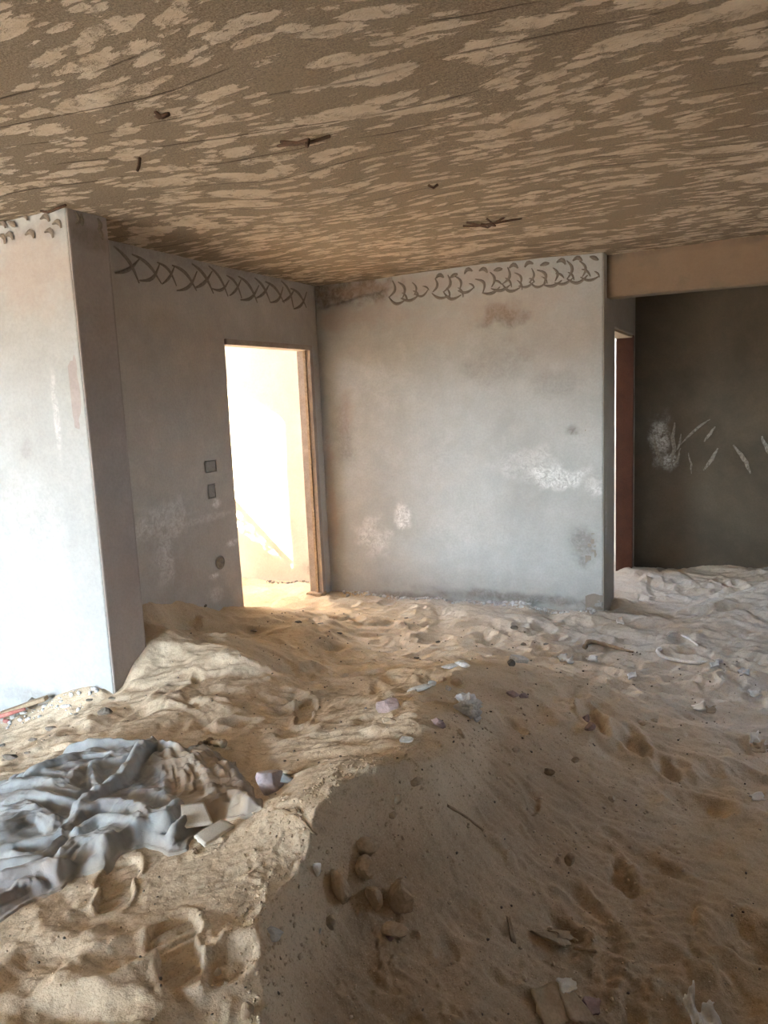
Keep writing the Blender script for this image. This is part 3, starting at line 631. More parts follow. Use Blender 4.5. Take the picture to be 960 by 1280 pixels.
# stones in the shaded front slope
rock('stone', 'largest upright rounded stone standing out of the front of the heap', 'stone', 503, 1130, (.075,.055,.15), M_stone, .3, .25, 0, .40)
rock('stone', 'shorter upright stone just left of the largest standing stone', 'stone', 468, 1128, (.060,.045,.105), M_stone, -.3, .2, .25, .38)
rock('stone', 'broad buried stone right of the small pale upright chip', 'stone', 424, 1112, (.075,.045,.10), M_stone, -.5, .2, -.3, .45)
rock('stone_chip', 'small pale upright chip at the left of the standing stones', 'stone', 396, 1092, (.026,.020,.058), M_white, .2, .1, .4, .30)
rock('stone', 'rounded stone half buried above the standing stones, upper of two', 'stone', 457, 1062, (.075,.05,.06), M_stone, .4, 0, 0, .42)
rock('stone', 'rounded stone half buried above the standing stones, lower of two', 'stone', 455, 1084, (.075,.055,.065), M_stone, -.4, 0, 0, .45)
rock('stone', 'flat stone sunk at the foot of the largest upright stone', 'stone', 488, 1163, (.10,.05,.035), M_stone, .1, 0, 0, .45)
rock('pebble', 'round pale pebble below the shorter upright stone', 'pebble', 487, 1174, (.028,.024,.024), M_stonep, 0, 0, 0, .3)
rock('pebble', 'oval pale pebble below the largest upright stone', 'pebble', 523, 1172, (.020,.018,.030), M_stone, 0, .1, 0, .3)
rock('stone', 'low brown stone at lower left of the standing stones', 'stone', 413, 1155, (.035,.03,.04), M_stone, .5, 0, 0, .4)
rock('stone', 'light angular stone on the edge between lit and shaded sand', 'stone', 340, 1170, (.050,.038,.036), M_stoneg, .5, 0, 0, .3)
rock('pebble', 'small pale pebble beside the ribbed shoe print', 'pebble', 272, 1217, (.018,.016,.018), M_white, 0, 0, 0, .3)
rock('pebble', 'tiny white pebble in shade left of the standing stones', 'pebble', 400, 1166, (.008,.008,.018), M_white, .4, 0, .3, .3)
rock('pebble', 'light pebble on the bright crest above the ribbed print', 'pebble', 333, 1108, (.014,.013,.013), M_stone, 0, 0, 0, .3)
rock('stone_chip', 'upright pinkish chip at the bottom edge left of the heap shade', 'stone', 309, 1268, (.030,.020,.045), M_stone, .5, 0, .2, .35)
# rubble along the crest
rock('brick_chip', 'purple-brown brick chip with a notch on the crest left end', 'brick chip', 484, 889, (.10,.05,.085), M_stonep, .3, 0, .1, .25, cuts=7, ang=.55)
rock('stone', 'dull stone lying under the purple-brown brick chip', 'stone', 487, 902, (.075,.04,.028), M_stone, .2, 0, 0, .35)
rock('mortar_lump', 'grey crumb leaning on the foot of the blue-grey mortar lump', 'mortar lump', 596, 901, (.045,.04,.03), M_stoneg, .9, 0, 0, .3, cuts=12, ang=.5)
rock('brick_chip', 'pinkish pointed chip left of the blue-grey mortar lump', 'brick chip', 547, 906, (.070,.03,.034), M_stonep, -.3, 0, .3, .3, cuts=8, ang=.5)
rock('stone', 'grey-green stone chip on the crest below the pinkish chip', 'stone', 508, 926, (.065,.05,.024), M_stoneg, .4, .1, 0, .3, ang=.55)
rock('stone', 'tan stone wedged right of the grey-green chip', 'stone', 575, 918, (.06,.035,.03), M_stone, -.5, 0, 0, .4)
rock('mortar_slab', 'flat pale grey mortar slab at the far top of the heap', 'mortar slab', 562, 834, (.10,.07,.022), M_stoneg, .2, 0, -.1, .25, cuts=6, ang=.6)
rock('mortar_slab', 'darker grey slab overlapping the pale slab on its right', 'mortar slab', 578, 832, (.09,.06,.032), M_stoneg, -.2, 0, .05, .15, cuts=6, ang=.6)
rock('mortar_slab', 'long flat grey slab left of the rubble cluster on the heap', 'mortar slab', 524, 862, (.13,.05,.026), M_stoneg, .75, 0, -.15, .25, cuts=7, ang=.55)
for i, (u, v, sx, lb) in enumerate([(540,857,.05,'left lump of the small rubble cluster behind the crest'), (553,852,.055,'back lump of the small rubble cluster behind the crest'), (560,863,.05,'front lump of the small rubble cluster behind the crest'), (571,857,.06,'tall right lump of the small rubble cluster behind the crest')]):
    rock('rubble', lb, 'rubble', u, v, (sx, sx*.7, sx*(.6 if i < 3 else 1.0)), M_stone if i % 2 else M_stoneg, i*1.1, 0, 0, .25, cuts=11, ang=.55)
rock('mortar_lump', 'dark and white mottled mortar lump right of the pale slabs', 'mortar lump', 648, 828, (.13,.07,.06), M_stoneg, .3, .1, .1, .25, cuts=12, ang=.5)
rock('stone', 'dark stone tucked behind the mottled mortar lump', 'stone', 638, 832, (.05,.04,.05), M_stoned, .3, 0, 0, .25)
rock('brick_chip', 'pink-grey lump, left one of a pair on the right slope', 'brick chip', 640, 869, (.08,.05,.035), M_stonep, .2, 0, 0, .35)
rock('brick_chip', 'pink-grey lump, right one of a pair on the right slope', 'brick chip', 655, 871, (.05,.04,.03), M_stonep, .9, 0, 0, .35)
rock('stone', 'round pinkish stone, upper of two touching in the right hollow', 'stone', 732, 901, (.05,.05,.05), M_stonep, 0, 0, 0, .3)
rock('stone', 'round pinkish stone, lower of two touching in the right hollow', 'stone', 737, 912, (.055,.05,.05), M_stonep, .5, 0, 0, .3)
for i, (u, v, s_, lb) in enumerate([(685,966,.06,'dark clod midway down the shaded right slope'), (718,951,.05,'thin flat clod above right of the dark clod'), (712,1076,.06,'dark clod low on the right slope'), (802,905,.055,'clod on the low ridge right of the twin pinkish stones'), (818,902,.05,'paler clod on the low ridge furthest right'), (645,938,.05,'small clod near the top of the shaded slope'),
                                 (497,1000,.045,'clod hanging under the crest, upper'), (490,1020,.04,'clod hanging under the crest, lower'), (520,978,.05,'crumbling clod at the very crest'), (765,1000,.05,'flat clod between the right hollows')]):
    rock('sand_clod', lb, 'clod', u, v, (s_, s_*.6, s_*.5), M_clod if 'dark' in lb else M_stone, i*.9, .2, 0, .35, cuts=10, ang=.6)
# far floor
for u, v, sz, mt, lb in [(643,786,.09,M_stoned,'flat dark stone alone on the sand before the far wall'), (508,773,.05,M_stoned,'small dark stone at the mouth of the lit path'), (548,803,.05,M_stoned,'small dark stone between the mound and the heap'), (521,823,.05,M_stoned,'small dark stone left of the far slabs'), (654,806,.06,M_stoned,'dark stone left of the dry stick'), (682,806,.05,M_stoned,'dark stone close to the dry stick'),
                         (424,792,.05,M_stoned,'dark crumb on the right foot of the orange mound'), (372,778,.06,M_stoned,'dark clod on top of the orange mound'), (400,780,.05,M_stoned,'dark clod right of the mound top'), (318,789,.07,M_stoned,'dark flat clod on the face of the orange mound'), (232,752,.08,M_stoned,'dark crumb where the mound meets the shaded wall'), (255,758,.06,M_stoned,'dark crumb right of the first one against the shaded wall')]:
    rock('stone', lb, 'stone', u, v, (sz, sz*.6, sz*.38), mt, .4, 0, 0, .3, sub=2)
# left side
rock('stone', 'black rounded stone leaning on the bright left wall', 'stone', 44, 884, (.105,.08,.085), M_stoned, .3, 0, 0, .15)
for u, v, sz, lb in [(14,888,.10,'grey rubble piece at the foot of the bright wall, far left'), (30,892,.07,'flat grey rubble piece left of the black stone'), (131,892,.10,'dark flat stone on the sand below the block corner'), (82,884,.06,'small stone right of the plank end'), (62,913,.07,'dark stone in the light sand below the plank'), (42,926,.05,'brown pebble left of centre above the blanket'), (12,949,.08,'flat dark chip near the left edge above the blanket'), (34,942,.035,'tiny dark pebble above the blanket'), (112,876,.045,'small pebble near the foot of the block'), (140,874,.045,'small pebble right at the block corner'), (3,933,.045,'small pebble at the left edge'), (95,894,.035,'tiny pebble below the bright wall')]:
    rock('stone', lb, 'stone', u, v, (sz, sz*.6, sz*.45), M_stoned if 'dark' in lb or 'pebble' in lb else M_stoneg, .5, 0, 0, .25, sub=2)

def rod(name, label, cat, pix, rad, mat, lift=0.0, group=None, n=8, jit=0, prof=None, hooks=hit):
    pts = [Vector(hooks(*p))+Vector((0, 0, rad+lift)) for p in pix]
    out_ = []
    for i in range(len(pts)-1):
        a0 = pts[max(i-1, 0)]; a1 = pts[i]; a2 = pts[i+1]; a3 = pts[min(i+2, len(pts)-1)]
        for t in np.linspace(0, 1, 7)[:-1]:
            out_.append(.5*((2*a1)+(a2-a0)*t+(2*a0-5*a1+4*a2-a3)*t*t+(3*a1-a0-3*a2+a3)*t**3))
    out_.append(pts[-1]); c = out_[0].copy()
    rads = [rad*(1+jit*random.uniform(-1, 1))*(prof(i/(len(out_)-1)) if prof else 1) for i in range(len(out_))]
    bm = bmesh.new(); tube_bm(bm, [p-c for p in out_], rads, n); o = bm_to(name, bm, mat, None, True); o.location = c
    return tag(o, label, cat, group)
rod('bent_pipe', 'white bent plastic pipe curving over the sand at right', 'pipe', [(826,813),(822,816),(828,823),(847,828),(873,831),(902,828)], .013, M_white)
rod('dry_stick', 'dark dry stick with a curled end before the side room', 'stick', [(731,812),(737,805),(757,809),(775,814),(791,818)], .013, M_wood, .004, jit=.25, prof=lambda t: 1.5-t)
rod('plaster_strip', 'thin curved white strip lying behind the bent pipe', 'strip', [(833,796),(838,792),(846,792)], .008, M_white)
rod('plaster_strip', 'thin straight pale strip behind the right end of the bent pipe', 'strip', [(852,795),(862,800),(872,808)], .007, M_white)
rod('twig', 'short dark twig leaning under the broken scraps at the right edge', 'twig', [(938,934),(950,938),(962,936)], .008, M_wood, .005, jit=.2)
rod('twig', 'thin brown twig lying across the shaded slope above the standing stones', 'twig', [(560,1010),(580,1022),(604,1040)], .004, M_wood, .003, jit=.2)
rod('twig', 'short twig poking from the sand beside the front broken board', 'twig', [(717,1188),(730,1190),(745,1192)], .004, M_wood, .004, jit=.2)
rod('twig', 'pale curled twig on the lit crest below the bag', 'twig', [(368,1022),(380,1030),(390,1042),(396,1046)], .003, M_wood, .003, jit=.2)
rod('twig', 'dark curved twig above the pale curled one', 'twig', [(354,1016),(364,1020),(372,1017)], .005, M_wood, .003, jit=.2)

# boards, scraps, plank
def slab(name, label, cat, corners, thick, mat, warp_=0.0, ragged=0.0, seed=0, kidz=(), n=10, parent=None, origin=None):
    """corners: 4 world points; builds a thin warped plate with uneven edges"""
    A, B, C, D = [Vector(c) for c in corners]; o0 = (A+B+C+D)/4; nrm = (B-A).cross(D-A).normalized()
    if nrm.z < 0: nrm = -nrm
    V = []
    for i in range(n+1):
        for j in range(n+1):
            s, t = i/n, j/n
            if ragged:
                e_ = ragged*(1 if (i in (0, n) or j in (0, n)) else 0); 
                s += e_*float(vnoise(np.array([t*5+seed]), np.array([i*.1]), 311)[0])*(1 if i in (0, n) else 0); t += e_*float(vnoise(np.array([s*5+seed]), np.array([j*.1+3]), 312)[0])*(1 if j in (0, n) else 0)
            p = (A*(1-s)+B*s)*(1-t)+(D*(1-s)+C*s)*t-o0
            p += nrm*warp_*float(vnoise(np.array([s*2.3+seed]), np.array([t*2.3]), 313)[0]); V.append(p)
    V2 = [p-nrm*thick for p in V]; m = n+1; N = m*m; Q = []
    for i in range(n):
        for j in range(n):
            a = i*m+j; Q.append((a, a+m, a+m+1, a+1)); Q.append((N+a, N+a+1, N+a+m+1, N+a+m))
    for i in range(n):
        for a, b in ((i*m, (i+1)*m), (n+i+0*m, 0),): pass
        Q.append((i*m, N+i*m, N+(i+1)*m, (i+1)*m)); Q.append((i*m+n, (i+1)*m+n, N+(i+1)*m+n, N+i*m+n))
        Q.append((i, i+1, N+i+1, N+i)); Q.append((n*m+i, N+n*m+i, N+n*m+i+1, n*m+i+1))
    me = mesh_np(name, [tuple(p) for p in V+V2], Q); bm = bmesh.new(); bm.from_mesh(me); bmesh.ops.recalc_face_normals(bm, faces=bm.faces); bm.to_mesh(me); bm.free()
    o = link(name, me, mat, parent)
    o.location = o0 if parent is None else o0-Vector(parent.location)
    if parent is None: tag(o, label, cat)
    return o
def up(p, z): return (p[0], p[1], p[2]+z)
zc = hitb(246, 1032)[2]+.012
slab('cream_board', 'nearly square cream board lying on the dusty end of the blanket', 'board', [atz(225.7,1006,zc+.030), atz(255,1002,zc+.030), atz(266.5,1028,zc+.006), atz(228,1033.5,zc+.006)], .009, M_tile, .001)
zc = zt(*hit(268, 1042)[:2])+.022
slab('cream_board', 'longer cream board half under sand just in front of the square one', 'board', [atz(242.4,1044,zc+.004), atz(276,1024,zc+.012), atz(294,1030,zc+.006), atz(255,1056,zc-.004)], .009, M_tile, .001, .02, 4)
def pix4(l, off): return [up(hit(*p), o_) for p, o_ in zip(l, off)]
slab('broken_board', 'narrow torn board tilted above a dark gap on the front slope', 'broken board', pix4([(668,1176),(688,1172),(714,1186),(708,1196)], [.030,.030,.022,.030]), .012, M_card, .006, .10, 2)
slab('broken_board', 'small torn flake on the back of the narrow tilted board', 'broken board', pix4([(688,1176),(712,1176),(722,1184),(702,1188)], [.036,.034,.026,.034]), .004, M_card, .008, .12, 6)
slab('broken_board', 'large grey-brown board fragment at the bottom edge, left of the leaning strip', 'broken board', pix4([(664,1242),(694,1240),(716,1292),(680,1294)], [.020,.030,.030,.020]), .006, M_card, .006, .06, 3)
slab('broken_board', 'long board strip leaning over the large fragment at the bottom edge', 'broken board', pix4([(694,1243),(712,1246),(748,1294),(716,1292)], [.036,.036,.036,.036]), .006, M_card, .005, .06, 8)
slab('broken_board', 'short bent flake on top of the bottom edge board fragments', 'broken board', pix4([(694,1240),(716,1238),(722,1252),(706,1260)], [.045,.040,.036,.046]), .004, M_tile, .008, .10, 9)
slab('brick_flake', 'reddish flat flake right of the bottom edge boards', 'flake', pix4([(728,1250),(750,1252),(752,1270),(736,1276)], [.012,.012,.010,.012]), .008, M_stonep, .003, .10, 5)
slab('wood_chip', 'dark pointed chip stuck upright in the sand left of the narrow board', 'chip', pix4([(634,1158),(638,1158),(646,1180),(640,1180)], [.03,.03,.004,.004]), .004, M_wood, .001, .1, 7, n=5)
slab('wood_chip', 'flat brown chip lying on the crest right of the blanket', 'chip', pix4([(862-500,1014),(374,1014),(376,1020),(360,1020)], [.008]*4), .004, M_card, .001, .1, 17, n=5)
slab('paper_scrap', 'crumpled white scrap at the bottom edge on the right, left leaf', 'scrap', pix4([(853,1256),(866,1250),(876,1292),(864,1292)], [.030,.050,.030,.020]), .002, M_white, .018, .12, 11, n=14)
slab('paper_scrap', 'crumpled white scrap at the bottom edge on the right, folded right leaf', 'scrap', pix4([(872,1272),(892,1270),(902,1292),(876,1292)], [.020,.040,.016,.020]), .002, M_white, .020, .14, 12, n=14)
for u, v, w_, lb, mt in [(740,826,7,'white rounded flake right of the mottled mortar lump', M_white), (703,824,6,'small white flake, left one beside the mottled lump', M_white), (712,828,5,'small white flake, right one beside the mottled lump', M_white), (943,869,8,'flat white chip at the right side in grey dust', M_white), (874,886,9,'pale broken shell-like scrap on the trodden right floor', M_tile), (888,889,7,'greyish scrap beside the shell-like scrap', M_card),
                         (943,928,6,'upright pale scrap near the right edge', M_tile), (948,940,9,'flat grey-brown scrap under the upright scrap at the right edge', M_card), (946,1000,9,'pale flake at the right edge level with the lower hollows', M_tile), (775,777,5,'tiny white flake before the side room opening', M_white), (930,842,7,'grey flat flake right of the bent pipe', M_stoneg), (893,832,6,'grey flake touching the right end of the bent pipe', M_stoneg), (790,846,6,'small grey flake below the dry stick', M_stoneg)]:
    h2 = .03 if 'upright' in lb else .012
    slab('flake', lb, 'flake', pix4([(u-w_, v-3), (u+w_*.8, v-4), (u+w_, v+3), (u-w_*.7, v+4)], [h2, h2*1.4, .012, .014]), .006, mt, .010, .14, int(u), n=6)
# plank at left
pl = empty('painted_plank', Vector(hit(20, 900))); tag(pl, 'narrow plank with faded red side lying at the foot of the bright wall', 'plank')
pa, pb = Vector(aty(-40, 915, 2.62)), Vector(aty(60, 884, 2.80)); pa.z = float(zt(pa.x, pa.y))+.045; pb.z = float(zt(pb.x, pb.y))+.035
dr = (pb-pa).normalized(); sd_ = dr.cross(Vector((0, 0, 1))).normalized()
bm = bmesh.new(); bmesh.ops.create_cube(bm, size=1); bmesh.ops.scale(bm, vec=((pb-pa).length, .045, .022), verts=bm.verts)
bmesh.ops.subdivide_edges(bm, edges=[e_ for e_ in bm.edges if abs((e_.verts[0].co-e_.verts[1].co).x) > .1], cuts=8)
for v_ in bm.verts: v_.co.z += .006*math.sin(v_.co.x*5); v_.co.y += .003*math.sin(v_.co.x*31)
R_ = Matrix((dr, sd_, dr.cross(sd_)*-1)).transposed().to_4x4(); bmesh.ops.transform(bm, matrix=Matrix.Translation((pa+pb)/2-pl.location)@R_, verts=bm.verts)
bmesh.ops.bevel(bm, geom=[e_ for e_ in bm.edges if e_.is_boundary or e_.calc_face_angle(0) > 1], offset=.003, segments=1, affect='EDGES'); bm_to('board', bm, M_wood, pl)
bm = bmesh.new(); off_ = -sd_*.0 + (sd_ if sd_.y < 0 else -sd_)*.026
tube_bm(bm, [pa-pl.location+off_+Vector((0, 0, -.014)), (pa*.5+pb*.5)-pl.location+off_+Vector((0, 0, -.008)), pa*.25+pb*.75-pl.location+off_+Vector((0, 0, -.010))], [.012, .013, .009], 8)
tag(bm_to('red_edge', bm, M_red, pl, True), 'faded red painted edge')
bm = bmesh.new(); c_ = Vector(hit(8, 905))-pl.location
me = rock_mesh(77, (.05, .03, .03)); o = link('nail_block', me, M_red, pl); o.location = c_+Vector((0, 0, .02))

# lilac rag in its hollow, at the end of the blanket
bg_ = empty('rag_bundle', Vector(hit(345, 985))); tag(bg_, 'lilac-grey rag bundle half buried right of the blanket end', 'rag')
def crumple(seed, size, sub=5, amp=.28):
    bm = bmesh.new(); bmesh.ops.create_icosphere(bm, subdivisions=sub, radius=1); co = np.array([v.co[:] for v in bm.verts])
    f_ = 1-np.abs(vnoise(co[:, 0]*2.2+seed, co[:, 1]*2.2+co[:, 2]*1.9, 321))*1.4
    f2 = 1-np.abs(vnoise(co[:, 0]*4.5+seed, co[:, 2]*4.5-co[:, 1]*3.1, 322))*1.6
    co *= (1-amp+amp*f_+amp*.4*f2)[:, None]
    r = np.random.default_rng(seed)
    for _ in range(6):
        n = r.normal(size=3); n /= np.linalg.norm(n); co -= np.maximum(co@n-.72, 0)[:, None]*n*.8
    co *= np.array(size)/2
    for v, c in zip(bm.verts, co): v.co = c
    return bm
ob = bm_to('rag', crumple(8, (.12, .10, .085), 5, .10), M_bag, bg_, True); ob.location = (-.01, 0, .012); ob.rotation_euler = (.3, .5, .4)
p = hit(585, 894); ob = bm_to('mortar_lump', crumple(21, (.125, .095, .12), 4, .42), M_stoneg); set_loc(ob, (p[0], p[1], p[2]+.035)); ob.rotation_euler = (.2, .3, .5)
tag(ob, 'light blue-grey jagged mortar lump on top of the heap', 'mortar lump')
bm = bmesh.new(); tube_bm(bm, [Vector((.03, -.01, .045)), Vector((.055, .0, .035)), Vector((.085, .0, .020)), Vector((.12, .012, .008))], [.014, .011, .010, .006], 10); bm_to('twisted_end', bm, M_cloth, bg_, True)
bm = bmesh.new(); tube_bm(bm, [Vector((.02, .015, .05)), Vector((.06, .03, .040)), Vector((.10, .035, .022)), Vector((.135, .02, .008))], [.008, .007, .006, .004], 8); bm_to('cord', bm, M_stone, bg_, True)
rod('root', 'dark knotted root on the sand at the top tip of the blanket', 'root', [(252,940),(262,935),(270,937),(280,938)], .012, M_wood, .015, jit=.5)

# ---------------------------------------------------------------- small uncountable debris
def scatter(name, pts, sizes, mat, label, cat, seed=0, parent=None, flat=.7):
    bm = bmesh.new(); bmesh.ops.create_icosphere(bm, subdivisions=1, radius=.5); bv = np.array([v.co[:] for v in bm.verts]); bf_ = np.array([[v.index for v in f.verts] for f in bm.faces]); bm.free()
    r = np.random.default_rng(seed); n = len(pts); V = []; 
    an = r.random(n)*6.28; sc3 = (np.array([1, .75, flat])*(.8+.4*r.random((n, 3))))*np.array(sizes)[:, None]
    jit = 1+.35*(r.random((n, len(bv)))-.5)
    b = bv[None]*jit[..., None]*sc3[:, None]; x = b[..., 0]*np.cos(an)[:, None]-b[..., 1]*np.sin(an)[:, None]; y = b[..., 0]*np.sin(an)[:, None]+b[..., 1]*np.cos(an)[:, None]
    V = np.stack([x, y, b[..., 2]], -1)+np.array(pts)[:, None]
    T = (bf_[None]+(np.arange(n)*len(bv))[:, None, None]).reshape(-1, 3)
    me = mesh_np(name, V.reshape(-1, 3), np.zeros((0, 4), int), T); o = link(name, me, mat, parent); o['kind'] = 'stuff'
    if parent is None: tag(o, label, cat)
    return o
def on_sand(x, y, s): return np.stack([x, y, zt(x, y)+np.array(s)*.15], -1)
def outside_cloth(x, y): return ~inside(x, y, outl)
r = np.random.default_rng(5)
n = 2600; x = r.uniform(-3.0, .4, n); y = .85+3.2*r.random(n)**1.3; m = outside_cloth(x, y); x, y = x[m], y[m]; s = .002+.007*r.random(len(x))**3
scatter('sand_grit', on_sand(x, y, s), s, M_sand, 'fine tan grit strewn all over the near sand', 'grit', 1)
n = 1500; x = r.uniform(-3.0, .4, n); y = .9+4.2*r.random(n); m = outside_cloth(x, y); x, y = x[m], y[m]; s = .003+.009*r.random(len(x))**3*(.5+y/4)
scatter('dark_grit', on_sand(x, y, s), s, M_stoned, 'sparse dark specks of grit on the sand', 'grit', 2)
n = 1600; t_ = r.random(n)*(len(crest)-2)+.6; i_ = t_.astype(int); f_ = t_-i_; C_ = np.array(crest); px_ = C_[i_]*(1-f_)[:, None]+C_[i_+1]*f_[:, None]; x = px_[:, 0]+r.normal(0, .07, n); y = px_[:, 1]+r.normal(0, .04, n); s = .003+.011*r.random(n)**4
scatter('crest_crumbs', on_sand(x, y, s), s, M_sand, 'loose sand crumbs along the crest of the heap', 'crumbs', 3)
n = 900; x = C_[3][0]+.1+.75*r.random(n); y = 1.3+1.9*r.random(n); s = .004+.015*r.random(n)**4
scatter('slope_crumbs', on_sand(x, y, s), s, M_sand, 'loose clods rolled down the shaded slope', 'crumbs', 4)
n = 420; x = r.uniform(-3.25, XE-.02, n); y = YB-.02-.10*r.random(n)**2; s = .010+.035*r.random(n)**3
scatter('mortar_crumbs', on_sand(x, y, s), s, M_stoneg, 'grey mortar crumbs along the foot of the far wall', 'crumbs', 5)
n = 160; x = r.uniform(-4.2, -3.1, n); y = YF-.02-.16*r.random(n)**1.5; s = .008+.03*r.random(n)**3
scatter('wall_foot_crumbs', on_sand(x, y, s), s, M_stoneg, 'crumbs at the foot of the bright left wall', 'crumbs', 6)
n = 60; x = r.uniform(-4.2, -3.45, n); y = 6.02-.05*r.random(n); s = .010+.02*r.random(n)**2
scatter('landing_crumbs', on_sand(x, y, s), s, M_stoned, 'dark crumbs along the foot of the landing wall', 'crumbs', 7)

# ---------------------------------------------------------------- scratch marks in the mortar band under the ceiling
def stroke(bm, pts, w_, h_=.004):
    """a tapering ridge of mortar on the local XZ plane, standing out along -Y"""
    n = len(pts); rows = []
    for i, (x, z) in enumerate(pts):
        a = pts[max(i-1, 0)]; b = pts[min(i+1, n-1)]; dx, dz = b[0]-a[0], b[1]-a[1]; l = math.hypot(dx, dz) or 1; nx_, nz_ = -dz/l, dx/l
        ww_ = w_*(.25+.75*math.sin(math.pi*min(.97, max(.04, i/(n-1)))))
        rows.append([bm.verts.new((x+nx_*k_*ww_, y_, z+nz_*k_*ww_)) for k_, y_ in ((-1, .001), (-.35, -h_), (.35, -h_*.8), (1, .001))])
    for a, b in zip(rows, rows[1:]):
        for k_ in range(3): bm.faces.new([a[k_], a[k_+1], b[k_+1], b[k_]])
def arc(x0, z0, x1, z1, bend, n=8):
    out_ = []
    for i in range(n+1):
        t = i/n; out_.append((x0+(x1-x0)*t-(z1-z0)*bend*math.sin(math.pi*t), z0+(z1-z0)*t+(x1-x0)*bend*math.sin(math.pi*t)))
    return out_
def mark_mesh(kind, seed):
    r_ = random.Random(seed); bm = bmesh.new(); j = lambda a: r_.uniform(-a, a)
    if kind == 'cross':
        stroke(bm, arc(-.11+j(.02), .075+j(.02), .10+j(.02), -.075+j(.01), .12+j(.08)), .013); stroke(bm, arc(-.09+j(.02), -.070+j(.01), .11+j(.02), .060+j(.02), -.10+j(.08)), .012)
    elif kind == 'hook':
        stroke(bm, arc(-.05+j(.01), .05+j(.01), -.045+j(.01), -.035, .35+j(.1)), .008); stroke(bm, arc(-.05, -.035+j(.01), .06+j(.01), -.04+j(.01), -.25+j(.1)), .0085); stroke(bm, arc(.03, .0+j(.01), .07+j(.01), -.045, .15), .006)
    else:
        stroke(bm, arc(-.03, .012, .035, -.012, .2+j(.2), 5), .016, .006)
    me = bpy.data.meshes.new('scratch_mark'); bm.to_mesh(me); bm.free(); me.materials.append(M_mortar); return me
W = {o.name: o for o in COL.objects}
def put(me, wallname, loc, rz, tilt=0, sc_=1.0):
    o = link('scratch_mark', me, None, W[wallname]); o.location = loc; o.rotation_euler = (0, tilt, rz); o.scale = (sc_, 1, sc_); return o
cr_m = [mark_mesh('cross', i) for i in range(4)]; hk_m = [mark_mesh('hook', i) for i in range(5)]; dt_m = [mark_mesh('dash', i) for i in range(3)]
for i in range(12):
    y = 3.62+i*.178; put(cr_m[i % 4], 'wall_left', (XD+.006, y, H-.135+random.uniform(-.012, .012)), math.pi/2, random.uniform(-.15, .15), random.uniform(.85, 1.1))
for i in range(17):
    x = -2.62+i*.096
    if i in (3, 7): continue
    put(hk_m[i % 5], 'wall_back', (x, YB-.008, H-.125+random.uniform(-.015, .015)), 0, random.uniform(-.4, .4), random.uniform(1.0, 1.45))
for i in range(11):
    x = -2.25+i*.12; put(dt_m[i % 3], 'wall_back', (x, YB-.008, H-.05+random.uniform(-.01, .01)), 0, random.uniform(-.7, .2), 1)
for u, v in [(3,284),(16,281),(12,298),(38,296),(62,294),(57,276),(72,283),(30,274),(3,300)]:
    p = aty(u, v, YF); put(dt_m[int(u) % 3], 'wall_front', (p[0], YF-.006, p[2]), 0, random.uniform(-.4, .5), .9)
for u, v in [(100,275),(120,280),(92,272),(124,292)]:
    p = atx(u, v, XB); put(dt_m[int(u) % 3], 'wall_block_side', (XB+.010, p[1], p[2]), math.pi/2, random.uniform(.8, 1.4), .9)
# strokes of pale scratch coat on the dark far wall of the side room
k = MT('chalky_smear', .95, .1); M_smear = k.done(k.mix(k.ramp(k.noise(40, 5, .7), [(.35, 0), (.65, 1)]), (.13, .115, .095), (.34, .31, .27)), k.bump(k.noise(60, 3), .5, .004))
def smear(pix, w_, i):
    pts = [aty(u, v, YR) for u, v in pix]; c = pts[len(pts)//2]; P_ = []
    for a, b in zip(pts, pts[1:]): P_ += [((a[0]*(1-t)+b[0]*t)-c[0], (a[2]*(1-t)+b[2]*t)-c[2]) for t in np.linspace(0, 1, 5)[:-1]]
    P_.append((pts[-1][0]-c[0], pts[-1][2]-c[2])); P_ = [(a_+.006*float(vnoise(np.array([i_*.7+i*5]), np.array([.3]), 401)[0]), b_) for i_, (a_, b_) in enumerate(P_)]; bm = bmesh.new(); stroke(bm, P_, w_*.85, .003); o = bm_to('plaster_smear', bm, M_smear, W['wall_far']); o.location = (c[0], YR-.008, c[2])
for i, (px_, w_) in enumerate([([(843,528),(841,545),(843,562),(838,580)], .022), ([(818,548),(821,565),(829,582)], .020), ([(850,556),(862,544),(876,532),(888,524)], .014), ([(852,542),(850,555),(843,566)], .012), ([(880,552),(888,542),(894,533)], .016), ([(860,566),(864,580),(864,592)], .010), ([(879,588),(890,574),(897,560)], .020), ([(916,556),(926,568),(934,580),(938,592)], .022), ([(952,545),(958,558),(962,570)], .020), ([(838,580),(846,576),(851,560)], .014)]): smear(px_, w_, i)

